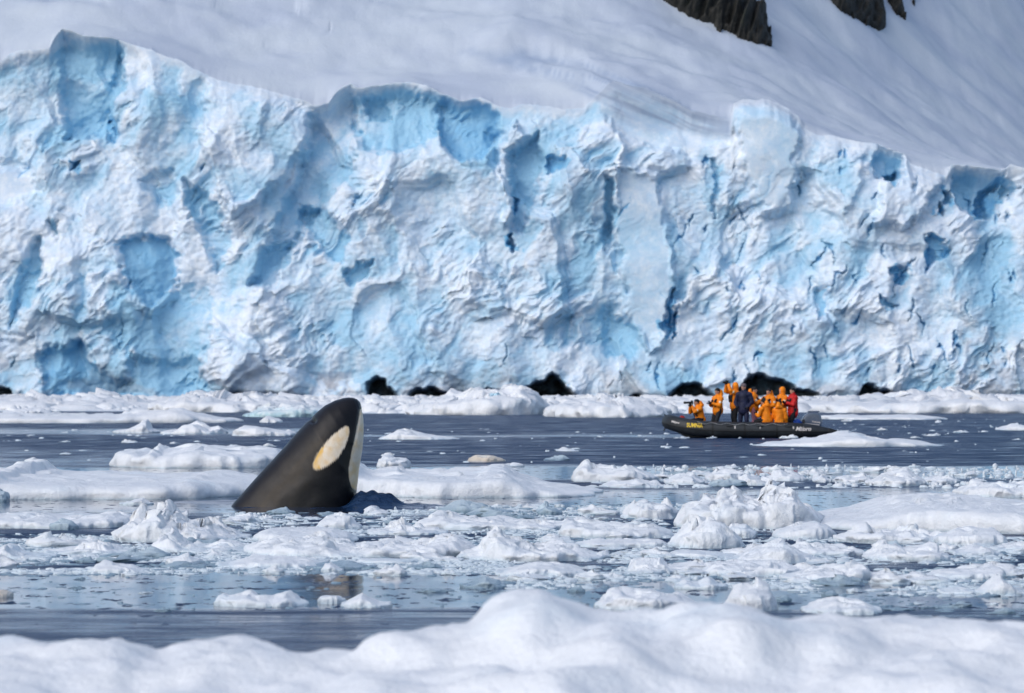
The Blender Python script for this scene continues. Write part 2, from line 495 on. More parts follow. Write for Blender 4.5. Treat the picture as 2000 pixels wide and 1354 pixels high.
def build_glacier():
    global LIPY
    nz = 400
    t = np.linspace(0, 1, nz)
    X = np.repeat(GX[None, :], nz, 0)
    Z = -3.0 + t[:, None] * (GZT[None, :] + 3.0)
    Yb = GY + LEAN * np.maximum(Z, 0)
    px0 = 1000 + X / Yb * F; py0 = HOR - (Z - CH) / Yb * F
    wx = 11 * fbm2(px0 / 60, py0 / 60, 4, 1) + 4.0 * noise2(px0 / 11, py0 / 11, 2)
    wy = 11 * fbm2(px0 / 60, py0 / 60, 4, 8) + 4.0 * noise2(px0 / 11, py0 / 11, 9)
    px, py = px0 + wx, py0 + wy
    wx2 = 10 * fbm2(px0 / 24, py0 / 24, 3, 91); wy2 = 10 * fbm2(px0 / 24, py0 / 24, 3, 92)
    fb = fbm2(X / 2.6, Z / 3.4, 4, 93)
    smooth = np.zeros_like(X)
    for P in SMOOTH:
        smooth = np.maximum(smooth, poly_mask(px, py, P, 18))
    R = 1 - 0.88 * smooth
    topfade = sstep(-0.6, 4.2, GZT[None, :] - Z)
    # metres coordinates, warped
    u = X + 1.6 * fbm2(X / 9, Z / 9, 3, 31); v = Z + 1.6 * fbm2(X / 9, Z / 9, 3, 33)
    dep = 3.0 * fbm2(X / 42, Z / 30, 3, 11)
    dep = dep - R * 1.7 * ridged2(u / 17 + 0.10 * v / 17, v / 48, 2, 16) * sstep(0.0, 12.0, GZT[None, :] - Z)
    f1, e1 = facet2(u / 11 + 0.25 * v / 11, v / 15, 101, 1.0, 0.15)
    f2, e2 = facet2(u / 4.6 - 0.45 * v / 4.6, v / 6.2, 103, 1.1, 0.3)
    f3, e3 = facet2(u / 1.7 - 0.7 * v / 1.7, v / 2.6, 105, 1.2, 0.45)
    f4, e4 = facet2(u / 0.75 - 0.7 * v / 0.75, v / 1.1, 107, 1.2, 0.5)
    crumble = sstep(-0.08, 0.6, fbm2(X / 17, Z / 13, 3, 61) + 0.22 * sstep(300, 650, py0) - 0.12)
    dep = dep + R * (2.8 * f1 + 1.35 * f2 * (0.35 + 0.8 * crumble) + 0.66 * f3 * (0.15 + crumble) + 0.36 * f4 * (0.22 + crumble))
    dep = dep - R * 0.38 * ridged2(u / 5.0 - 0.6 * v / 5.0, v / 6.0, 4, 15) * (0.08 + crumble)
    cvx = np.array([1000, 1080, 1140, 1200, 1260, 1310, 1350, 1400, 1440, 1700.0]); cvy = np.array([100, 106, 120, 145, 171, 191, 213, 226, 232, 300.0])
    dep = dep + 0.30 * poly_mask(px, py, SMOOTH[0], 18) * np.sin((py0 - np.interp(px0, cvx, cvy)) / 7.0 + 1.2 * noise2(px0 / 90, py0 / 90, 65))
    dep = dep + 0.16 * R * fbm2(X / 1.1, Z / 1.1, 3, 19)
    # base blueness: blocks whose fresh, bubble-poor ice shows, and seams between blocks
    blue = 0.38 + 0.28 * fbm2(X / 26, Z / 20, 3, 23) + 0.55 * R * np.clip(f2, -0.3, 0.6) + 0.35 * R * f3 * crumble
    deep = np.zeros_like(X)
    spots = 0.8 * sstep(0.66, 0.80, fbm2(X / 1.3 - 0.5 * Z / 1.3, Z / 2.4, 2, 29)) * sstep(0.05, 0.45, fbm2(X / 18, Z / 14, 2, 30) + 0.1 * sstep(1300, 1500, px0))
    for P, dm, b, soft in FEAT:
        m = poly_mask(px, py, P, soft * 1.5)
        mb = poly_mask(px + 1.2 * wx2, py + 1.2 * wy2, P, soft * 2.2)
        mb = sstep(0.2, 0.8, mb + 0.38 * fb * np.minimum(mb * (1 - mb) * 8 + 0.35 * mb, 1)) if soft > 5 else mb
        dep = dep + dm * m
        blue = blue + b * mb
        if b > 0.7:
            deep = np.maximum(deep, mb * (b - 0.55) * 1.8 * (0.5 + 0.5 * sstep(-0.3, 0.3, fb)))
    # thin blue cracks, most of them on the broken right-hand part of the face
    cg = np.random.default_rng(12)
    for _ in range(80):
        cx = cg.uniform(-50, 2050) if cg.uniform() < 0.25 else cg.uniform(1250, 2020)
        cy = cg.uniform(300, 740) if cx > 1150 else cg.uniform(230, 740)
        L = cg.uniform(8, 30); wd = cg.uniform(1.6, 4.2); an = math.radians(cg.uniform(50, 115))
        ux, uy = math.cos(an), -math.sin(an)
        P = [(cx - ux * L, cy - uy * L), (cx + uy * wd - ux * L * 0.2, cy - ux * wd - uy * L * 0.2), (cx + ux * L, cy + uy * L), (cx - uy * wd + ux * L * 0.3, cy + ux * wd + uy * L * 0.3)]
        m = poly_mask(px0 + 0.8 * wx2, py0 + 0.8 * wy2, P, 3.5)
        dep = dep + 1.1 * m * R; deep = np.maximum(deep, m * cg.uniform(0.3, 0.8)); blue = blue + 0.3 * poly_mask(px0 + 0.8 * wx2, py0 + 0.8 * wy2, P, 16)
    cave_shade = np.zeros_like(X)  # cave mouths: their shade is painted in as near-black colour
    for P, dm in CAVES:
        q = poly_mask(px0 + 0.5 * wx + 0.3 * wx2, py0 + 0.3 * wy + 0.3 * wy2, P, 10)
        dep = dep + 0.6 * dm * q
        cave_shade = np.maximum(cave_shade, q)
    # undercut waterline
    dep = dep + 0.6 * sstep(1.6, 0.2, Z)
    silt = sstep(0.1, 0.5, fbm2(X / 9, Z / 5, 4, 35)) * sstep(9, 1, Z) * 0.45
    for cx, cy, rx, ry, a in ((655, 762, 50, 22, 0.8), (25, 715, 55, 40, 0.45), (975, 755, 70, 25, 0.5), (1930, 720, 65, 70, 0.6), (1490, 710, 80, 40, 0.25), (1890, 655, 20, 30, 0.6)):
        silt = np.maximum(silt, a * np.exp(-((px - cx) / rx) ** 2 - ((py - cy) / ry) ** 2) * sstep(-0.3, 0.4, fbm2(X / 2.5, Z / 2.5, 3, 37)))
    dep = dep * (0.03 + 0.97 * topfade) + 0.25 * sstep(0.4, 2.2, GZT[None, :] - Z) * R
    Yc = Yb + dep
    # snow slope above the lip
    ns = 150
    d = (np.linspace(0, 1, ns + 1)[1:] ** 1.7) * 330
    Ylip = Yc[-1]
    LIPY = Ylip.copy()
    ker = np.hanning(121); ker /= ker.sum()
    Ysm = np.convolve(np.pad(Ylip, 60, 'edge'), ker, 'valid')
    Xs = np.repeat(GX[None, :], ns, 0); D = np.repeat(d[:, None], NX, 1)
    bl = np.exp(-D / 1.2)
    ker2 = np.hanning(401); ker2 /= ker2.sum()
    Yw = np.convolve(np.pad(Ylip, 200, 'edge'), ker2, 'valid')
    Ys = (Ylip[None, :] * bl + Ysm[None, :] * (1 - bl)) + D
    Zsm = np.convolve(np.pad(GZT, 60, 'edge'), ker, 'valid')
    Zw = np.convolve(np.pad(GZT, 200, 'edge'), ker2, 'valid')
    b2 = np.exp(-D / 9)
    Ys = Ys + (Yw - Ysm)[None, :] * (1 - b2)
    Zs = GZT[None, :] * bl + Zsm[None, :] * (1 - bl) + (Zw - Zsm)[None, :] * (1 - b2) + slope_dz(Xs, D)
    # smooth wind scoop behind the shelf (shaded trough in the photo)
    pxs = 1000 + Xs / Ys * F; pys = HOR - (Zs - CH) / Ys * F
    cv = np.array([(860, 96), (900, 100), (1000, 100), (1080, 106), (1140, 120), (1200, 145), (1260, 171), (1310, 191), (1350, 213), (1400, 226), (1440, 232)], float)
    tt = np.interp(pxs, cv[:, 0], cv[:, 1]) - pys + 3 * noise2(pxs / 30, pys / 30, 64)
    A = 2.0 * sstep(880, 1020, pxs) * (1 - sstep(1030, 1230, pxs))
    Zs = Zs + 0.55 * np.sin(tt / 6.5 + 1.5 * noise2(pxs / 80, pys / 60, 67)) * sstep(-60, -30, tt) * (1 - sstep(-8, 6, tt)) * sstep(930, 1020, pxs) * (1 - sstep(1180, 1300, pxs))
    Zs = Zs + A * (sstep(-26, 2, tt) + 0.35 * sstep(-46, -30, tt) - 0.9 * sstep(10, 120, tt))
    LIPY = Yw
    globals()['ZSM'] = Zw
    V = np.stack([np.concatenate([X, Xs]), np.concatenate([Yc, Ys]), np.concatenate([Z, Zs])], -1).reshape(-1, 3)
    me = mesh_from('glacier', V, grid_faces(NX, nz + ns))
    z0 = np.zeros_like(Xs)
    lipw = sstep(2.5, 0.0, GZT[None, :] - Z)
    msk = np.stack([np.concatenate([np.clip(blue * (1 - 0.6 * lipw), 0, 1), z0]), np.concatenate([cave_shade, z0]),
                    np.concatenate([np.clip(deep, 0, 1), z0]), np.concatenate([np.clip(silt, 0, 1), z0])], -1).reshape(-1, 4)
    add_attr(me, 'ice', msk)
    # shade in the trough behind the shelf, painted as blue-grey bands
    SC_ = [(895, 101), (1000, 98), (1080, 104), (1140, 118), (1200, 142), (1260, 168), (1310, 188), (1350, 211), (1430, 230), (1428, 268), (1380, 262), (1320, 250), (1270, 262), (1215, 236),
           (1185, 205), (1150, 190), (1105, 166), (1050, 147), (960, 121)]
    def scoop_shade(qx, qy):
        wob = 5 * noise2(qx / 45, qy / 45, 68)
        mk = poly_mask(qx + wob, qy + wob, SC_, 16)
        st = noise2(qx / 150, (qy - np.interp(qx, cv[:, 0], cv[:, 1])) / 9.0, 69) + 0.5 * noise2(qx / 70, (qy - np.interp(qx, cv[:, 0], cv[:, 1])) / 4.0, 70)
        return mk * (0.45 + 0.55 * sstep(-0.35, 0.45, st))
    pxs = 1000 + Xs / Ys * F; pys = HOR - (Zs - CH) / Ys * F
    add_attr(me, 'scoop_shade', np.concatenate([scoop_shade(px0, py0), scoop_shade(pxs, pys)]).ravel())
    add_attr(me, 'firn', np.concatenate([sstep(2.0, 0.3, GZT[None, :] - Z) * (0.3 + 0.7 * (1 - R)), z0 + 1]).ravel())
    m = NT('glacier_ice')
    geo = m.new('ShaderNodeNewGeometry').outputs['Position']
    A = m.new('ShaderNodeAttribute', attribute_name='ice')
    sep = m.new('ShaderNodeSeparateColor'); m.link(A.outputs['Color'], sep.inputs[0])
    nz1 = m.noise(0.55, 6, 0.62, geo)
    wh = m.mix(m.ramp(nz1, 0.3, 0.7), (0.66, 0.76, 0.87), (0.82, 0.87, 0.91))
    wh = m.mix(m.math('MULTIPLY', m.ramp(m.noise(0.22, 7, 0.68, geo), 0.47, 0.62), 0.7), wh, (0.55, 0.69, 0.84))
    c = m.mix(m.ramp(m.math('ADD', sep.outputs[0], m.math('MULTIPLY', m.math('SUBTRACT', m.noise(0.8, 5, 0.7, geo), 0.5), 0.7)), 0.05, 0.95), wh, (0.32, 0.57, 0.75))
    c = m.mix(sep.outputs[2], c, (0.06, 0.33, 0.62))
    c = m.mix(m.math('MULTIPLY', A.outputs['Alpha'], 0.8), c, (0.30, 0.27, 0.27))
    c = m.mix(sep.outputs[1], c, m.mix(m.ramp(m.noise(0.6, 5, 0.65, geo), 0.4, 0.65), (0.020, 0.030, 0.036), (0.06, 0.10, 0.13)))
    firn = m.new('ShaderNodeAttribute', attribute_name='firn').outputs['Fac']
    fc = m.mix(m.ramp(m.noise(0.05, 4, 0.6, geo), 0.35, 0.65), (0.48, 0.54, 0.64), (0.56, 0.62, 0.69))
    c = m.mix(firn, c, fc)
    c = m.mix(m.math('MULTIPLY', m.new('ShaderNodeAttribute', attribute_name='scoop_shade').outputs['Fac'], 0.85), c, (0.33, 0.41, 0.54))
    m.link(c, m.p.inputs['Base Color'])
    m.p.inputs['Roughness'].default_value = 0.55
    m.p.inputs['Specular IOR Level'].default_value = 0.3
    h = m.math('ADD', m.noise(1.3, 7, 0.68, geo), m.math('MULTIPLY', m.noise(4.0, 3, 0.6, geo), 0.3))
    m.bump(h, 0.35, 0.35)
    obj('glacier', me, m.mat, kind='structure')
build_glacier()
tick('glacier')

def slope_points(px, py):
    """points of the snow slope behind photo pixels (arrays)"""
    lo, hi = np.zeros(len(px)), np.full(len(px), 325.0)
    for _ in range(26):
        d = 0.5 * (lo + hi)
        X = (px - 1000) / F * (GY + 12 + d)
        Y = np.interp(X, GX, LIPY) + d
        X = (px - 1000) / F * Y
        z = np.interp(X, GX, ZSM) + slope_dz(X, d)
        below = HOR - (z - CH) / Y * F > py
        lo = np.where(below, d, lo); hi = np.where(below, hi, d)
    return np.stack([X, Y, z], -1)

# ------------------------------------------------------------------ rock outcrops on the slope
def rock_mat():
    m = NT('dark_rock')
    geo = m.new('ShaderNodeNewGeometry').outputs['Position']
    c = m.mix(m.ramp(m.noise(0.7, 6, 0.65, geo), 0.35, 0.7), (0.008, 0.010, 0.009), (0.040, 0.038, 0.033))
    c = m.mix(m.ramp(m.noise(0.25, 4, 0.6, geo), 0.55, 0.75), c, (0.026, 0.030, 0.020))
    m.link(c, m.p.inputs['Base Color'])
    m.p.inputs['Roughness'].default_value = 0.85
    m.bump(m.noise(1.6, 6, 0.7, geo), 0.9, 0.6)
    return m.mat
MAT['rock'] = rock_mat()
ROCKS = [([(1270, -60), (1480, -60), (1475, 15), (1492, 40), (1506, 70), (1507, 92), (1480, 86), (1445, 76), (1432, 68), (1412, 58), (1408, 64), (1398, 58), (1392, 46), (1374, 44), (1345, 32), (1310, 10), (1290, -2)],
          'broad dark rock outcrop breaking through the snow slope, tapering down to the right'),
         ([(1590, -60), (1726, -60), (1722, 0), (1730, 45), (1728, 58), (1718, 62), (1700, 52), (1675, 40), (1640, 20), (1618, -2)],
          'dark pointed rock outcrop high on the snow slope beside a narrower rock sliver'),
         ([(1722, -60), (1750, -60), (1764, 20), (1772, 43), (1758, 34), (1742, 20), (1732, 0)],
          'narrow dark rock sliver close beside the larger pointed outcrop'),
         ([(1778, -60), (1788, -60), (1787, 14), (1783, 10)],
          'thin dark rock spike, smallest of the rocks on the snow slope')]
for ri, (P, lab) in enumerate(ROCKS):
    P = np.array(P, float)
    w = P[:, 0].max() - P[:, 0].min()
    nu = max(10, int(w / 2.2)); nv = 60
    gx = np.linspace(P[:, 0].min() - 4, P[:, 0].max() + 4, nu); gy = np.linspace(P[:, 1].max() + 4, -60, nv)
    PXg, PYg = np.meshgrid(gx, gy)
    base = slope_points(PXg.ravel(), PYg.ravel())
    pw = PXg.ravel() + 2.5 * noise2(PXg.ravel() / 9, PYg.ravel() / 9, 81 + ri); qw = PYg.ravel() + 2.5 * noise2(PXg.ravel() / 9, PYg.ravel() / 9, 85 + ri)
    sd = poly_sd(pw, qw, P)
    up = np.clip(sd, 0, 22) / 22
    hgt = np.where(sd > 0, 0.5 + 4.0 * up ** 0.7 + 2.2 * facet2(PXg.ravel() / 16 + PYg.ravel() / 30, PYg.ravel() / 26, 90 + ri, 1.3)[0] * np.minimum(up * 3, 1)
                   + 0.8 * fbm2(PXg.ravel() / 7, PYg.ravel() / 11, 3, 95), -1.2)
    nrm = np.array([0.15, -0.55, 0.82])
    V = base + hgt[:, None] * nrm
    faces = grid_faces(nu, nv)
    keep = (sd[faces] > -6).any(1)
    me = mesh_from('rock_outcrop', V, faces[keep])
    bm = bmesh.new(); bm.from_mesh(me)
    bmesh.ops.delete(bm, geom=[v for v in bm.verts if not v.link_faces], context='VERTS')
    # skirt down into the snow so the rock is a solid body
    be = [e for e in bm.edges if e.is_boundary]
    ex = bmesh.ops.extrude_edge_only(bm, edges=be)
    for v in [g for g in ex['geom'] if isinstance(g, bmesh.types.BMVert)]:
        v.co += Vector((0, 1.0, -2.0))
    bm.to_mesh(me); bm.free()
    obj('rock_outcrop', me, MAT['rock'], label=lab, category='rock', group='rock outcrops on the snow slope')
tick('rocks')
# ------------------------------------------------------------------ drifting ice
def ice_shape(a, b, top, seed, rough=0.05, N=220, M=26, jag=0.5, draft=0.25, sq=0.85, front=0.72, crest=0.2, fs=0.35):
    """a floating piece of ice: half-width a, half-depth b, top(x) = crest height along its width.
    Built as rings from the bottom rim up the side and over the top; displaced in 3D."""
    th = np.linspace(0, 2 * np.pi, N, endpoint=False)
    c, s = np.cos(th), np.sin(th)
    out = 1 + 0.10 * fbm2(c * 1.6 + seed * 3.7, s * 1.6, 3, seed) + 0.03 * fbm2(c * 5 + seed, s * 5, 2, seed + 3)
    ux = np.sign(c) * np.abs(c) ** sq * out; uy = np.sign(s) * np.abs(s) ** sq * out
    rings = [(0.0, -1.0, 1), (0.80, -1.0, 1), (0.97, -0.45, 1), (1.0, -0.02, 1), (1.0, 0.22, 0), (0.998, 0.45, 0), (0.99, 0.68, 0), (0.972, 0.87, 0)]
    for k in range(M):
        rings.append((0.945 * (1 - (k / (M - 1.0)) ** 1.0), 1.0, 0))
    P = []
    for rho, zf, under in rings:
        x, y = ux * rho * a, uy * rho * b
        v = y / b
        H = np.maximum(top(x), 0.02)
        g = np.where(v < crest, front + (1 - front) * sstep(-1, crest, v), 1 - 0.25 * sstep(crest, 1, v))
        f, e = facet2(x / fs + seed, y / fs + 2.3 * seed, seed + 5, 1.3, 0.13)
        lump = fbm2(x / (fs * 2.2) + seed, y / (fs * 2.2), 3, seed + 9)
        wf = min(max((0.985 - rho) / 0.30, 0.0), 1.0) if not under else 0.0
        T = H * g * (1 + jag * 0.38 * f * wf) + rough * (0.7 * lump + 0.8 * jag * f) * wf
        T = np.maximum(T, 0.25 * H)
        z = -draft * np.ones_like(x) * (-zf) if under and zf <= -0.4 else T * zf
        if under and zf == -0.02: z = np.full_like(x, -0.03)
        P.append(np.stack([x, y, z], -1))
    P = np.concatenate(P)
    q = P / fs
    amp = rough * np.clip((P[:, 2] + 0.05) / 0.1, 0, 1)
    for ax, sd in ((0, 31), (1, 32), (2, 33)):
        P[:, ax] += amp * (1.0 if ax < 2 else 0.5) * fbm3(q[:, 0] * 1.2, q[:, 1] * 1.2, q[:, 2] * 3.4 + seed, 3, seed + sd)
    R = len(rings)
    return P, grid_faces(N, R, wrap_u=True)

FLOES = []      # (x, y, a, b) footprints, to keep the loose bits clear of them
SHORT = []
def short_name(label):
    w = label.split()
    for i, q in enumerate(w):
        if i > 2 and q in ('in', 'with', 'beyond', 'reaching', 'lying', 'under', 'at', 'on', 'over', 'against', 'leaning', 'below', 'floating', 'rising', 'just',
                           'behind', 'beside', 'next', 'between', 'along', 'right', 'standing', 'sloping', 'seen', 'alone', 'ending', 'first', 'among', 'domed', 'ahead', 'out', 'before', 'wedged'):
            w = w[:i]; break
    return ' '.join(w[:8]).rstrip(',')
def neighbour(x, y):
    best = min(SHORT, key=lambda f: max(((x - f[0]) / 1.0) ** 2 / (f[2] + 0.3) ** 2, 0) + ((y - f[1]) / (f[3] + 0.6)) ** 2)
    return best[4]
def hand_floe(xl, xr, yb, sil, depth, label, seed, rough=0.05, jag=0.5, mat='snow_ice', N=None, M=None, group=None,
              name='ice_floe', cat='ice floe', fs=0.35, front=0.72, crest=0.2, sq=0.85, draft=0.25, hs=1.0):
    D0 = depth_of_row(yb); Dm = D0 + depth / 2; Dc = D0 + depth * (0.5 + crest / 2)
    cx = ((xl + xr) / 2 - 1000) / F * Dm; a = (xr - xl) / 2 / F * Dm; b = depth / 2
    sx = np.array([p[0] for p in sil], float); sy = np.array([p[1] for p in sil], float)
    def top(x):
        q = 1000 + (x + cx) / Dc * F
        z = CH + (HOR - np.interp(q, sx, sy)) / F * Dc
        return np.maximum(z * hs, 0.03)
    n = N or int(np.clip(2 * np.pi * max(a, b) / 0.030 * 62 / max(Dm, 30) , 90, 420))
    m = M or int(np.clip(n / 9, 14, 40))
    P, fc = ice_shape(a, b, top, seed, rough, n, m, jag, draft, sq, front, crest, fs)
    me = mesh_from(name, P, fc)
    FLOES.append((cx, Dm, a, b)); SHORT.append((cx, Dm, a, b, short_name(label)))
    return obj(name, me, MAT[mat], loc=(cx, Dm, 0), label=label, category=cat, group=group)

# --- the big snowy floe in the foreground (height field with its own edges)
def build_foreground():
    xs = np.linspace(-7.5, 7.5, 420); ys = np.linspace(9.0, 21.6, 300)
    X, Y = np.meshgrid(xs, ys)
    sil = [(-900, 1240), (-300, 1235), (0, 1243), (60, 1246), (120, 1250), (180, 1243), (240, 1240), (280, 1250), (310, 1268), (350, 1262), (400, 1250),
           (430, 1244), (470, 1246), (520, 1255), (575, 1266), (620, 1264), (680, 1254), (740, 1232), (765, 1226), (800, 1222), (840, 1214),
           (880, 1215), (905, 1212), (925, 1203), (960, 1180), (1000, 1158), (1030, 1149), (1055, 1151), (1080, 1165), (1120, 1178), (1160, 1184),
           (1200, 1187), (1240, 1190), (1290, 1196), (1320, 1180), (1350, 1172), (1380, 1170), (1420, 1176), (1460, 1190), (1500, 1196),
           (1560, 1197), (1620, 1199), (1680, 1208), (1760, 1213), (1850, 1214), (2000, 1218), (2400, 1215), (2900, 1225)]
    sx = np.array([p[0] for p in sil], float); sy = np.array([p[1] for p in sil], float)
    Dc = 18.8
    q = 1000 + X / Dc * F + 6 * fbm2(X * 3, Y * 3, 2, 4) + 70 * (18.6 - np.minimum(Y, 18.6)) * fbm2(X / 0.9, Y / 0.9, 2, 6)
    crest = CH + (HOR - np.interp(q, sx, sy)) / F * Dc
    w = sstep(16.6, 18.7, Y + 0.5 * fbm2(X / 0.7, Y / 0.7, 2, 7))
    base = 0.42 + 0.05 * fbm2(X / 1.6, Y / 2.2, 3, 2)
    Z = base * (1 - w) + crest * w
    def lump(px, py, D, rx, ry, h):
        c = at(px, py, D)
        return h * np.exp(-(((X - c[0]) / rx) ** 2 + ((Y - D) / ry) ** 2))
    Z = Z + lump(1010, 1300, 16.2, 0.32, 0.55, 0.075) + lump(680, 1310, 16.3, 0.10, 0.2, 0.05) + lump(1700, 1320, 16.0, 0.9, 0.7, 0.06) + lump(750, 1290, 17.0, 0.15, 0.3, 0.04)
    Z = Z - lump(1200, 1350, 15.8, 0.16, 0.5, 0.05) + lump(250, 1330, 16.4, 0.5, 0.6, 0.05)
    Z += 0.018 * fbm2(X / 0.5, Y / 0.6, 4, 12) + 0.022 * sstep(16, 18.5, Y) * fbm2(X / 0.2, Y / 0.2, 4, 14)
    edge = 20.6 + 0.5 * fbm2(X / 1.2, X * 0 + 2.0, 3, 15)
    back = sstep(edge, edge - 1.9, Y) ** 0.6
    ends = sstep(7.4, 6.2, np.abs(X)) * sstep(9.1, 10.2, Y)
    Z = -0.35 + (Z + 0.35) * back * ends
    me = mesh_from('ice_floe', np.stack([X, Y, Z], -1).reshape(-1, 3), grid_faces(len(xs), len(ys)))
    obj('ice_floe', me, MAT['near_ice'], label='broad smooth snow-covered floe with a rounded hump, in front of all the other ice', category='ice floe')
build_foreground()

HF = hand_floe
# --- mid-distance floes around the whale
HF(-420, 575, 976, [(-420, 930), (0, 920), (45, 912), (52, 904), (70, 900), (85, 901), (98, 917), (130, 920), (200, 922), (300, 924), (400, 922), (420, 917), (440, 921), (500, 926), (575, 935)],
   10.0, 'long flat snow-topped floe reaching from the whale\'s back past the open water beside it', 11, 0.05, 0.25, fs=0.6, front=0.8, crest=0.6)
HF(662, 1172, 973, [(662, 905), (706, 904), (716, 915), (735, 921), (780, 917), (830, 919), (900, 920), (935, 918), (958, 911), (985, 911), (1005, 922), (1040, 936), (1090, 946), (1172, 952)],
   8.0, 'smooth white floe with a low hump on the throat side of the whale', 12, 0.045, 0.3, fs=0.6, front=0.75, crest=0.4)
HF(228, 560, 915, [(228, 893), (244, 878), (285, 877), (300, 882), (308, 875), (316, 871), (330, 882), (350, 878), (375, 872), (410, 869), (440, 876), (500, 878), (545, 879), (560, 890)],
   6.0, 'rounded lumpy white floe lying beyond the long flat floe behind the whale', 13, 0.06, 0.35, fs=0.7)
HF(736, 802, 914, [(736, 905), (746, 893), (756, 891), (770, 896), (798, 897), (802, 905)], 1.6,
   'small blocky ice lump beyond the smooth floe on the throat side of the whale', 14, 0.04, 0.7, name='ice_lump', cat='ice lump')
HF(914, 986, 903, [(914, 895), (930, 889), (955, 889), (975, 894), (986, 898)], 1.6,
   'small tan-stained ice lump alone on dark ruffled water', 15, 0.04, 0.4, mat='tan_ice', name='ice_lump', cat='ice lump')
HF(-14, 20, 980, [(-14, 958), (0, 954), (12, 958), (20, 970)], 0.6, 'pale blue rounded ice lump at the front edge of the long flat floe', 16, 0.03, 0.4, mat='clear_ice', name='ice_lump', cat='ice lump')
BELT = ['widest white lump with a thin spike', 'flat white strip', 'low white lump next to the flat strip', 'tallest rounded white lump',
        'pointed white lump before the tallest one', 'medium smooth-backed white lump', 'smallest single-peaked white lump', 'off-centre peaked white lump', 'long even-topped white lump', 'white lump next to the blue-based floe']
row = 'ice lumps in the belt beyond the calm lead'
for i, (xl, xr, yb, sil) in enumerate([
    (1112, 1285, 942, [(1112, 932), (1138, 909), (1146, 908), (1160, 916), (1200, 919), (1222, 912), (1250, 919), (1285, 932)]),
    (1175, 1300, 953, [(1175, 946), (1210, 940), (1250, 942), (1300, 948)]),
    (1298, 1372, 947, [(1298, 940), (1325, 930), (1350, 929), (1372, 940)]),
    (1384, 1458, 941, [(1384, 930), (1400, 918), (1425, 917), (1448, 920), (1458, 934)]),
    (1440, 1522, 949, [(1440, 943), (1460, 931), (1490, 940), (1522, 945)]),
    (1488, 1574, 940, [(1488, 932), (1520, 923), (1545, 925), (1574, 934)]),
    (1588, 1622, 943, [(1588, 937), (1603, 927), (1622, 937)]),
    (1626, 1704, 944, [(1626, 936), (1660, 931), (1684, 926), (1704, 938)]),
    (1690, 1806, 950, [(1690, 940), (1720, 931), (1770, 928), (1806, 940)]),
    (1808, 1872, 946, [(1808, 938), (1835, 930), (1872, 938)])]):
    HF(xl, xr, yb, sil, 1.8, BELT[i] + ' in the ice belt beyond the calm lead', 30 + i, 0.05, 0.9, name='ice_lump', cat='ice lump', group=row)
HF(1868, 2060, 972, [(1868, 955), (1900, 947), (1930, 943), (1960, 950), (1990, 944), (2060, 950)], 3.0,
   'low white floe with a blue wet base at the back of the large smooth floe', 41, 0.05, 0.6)

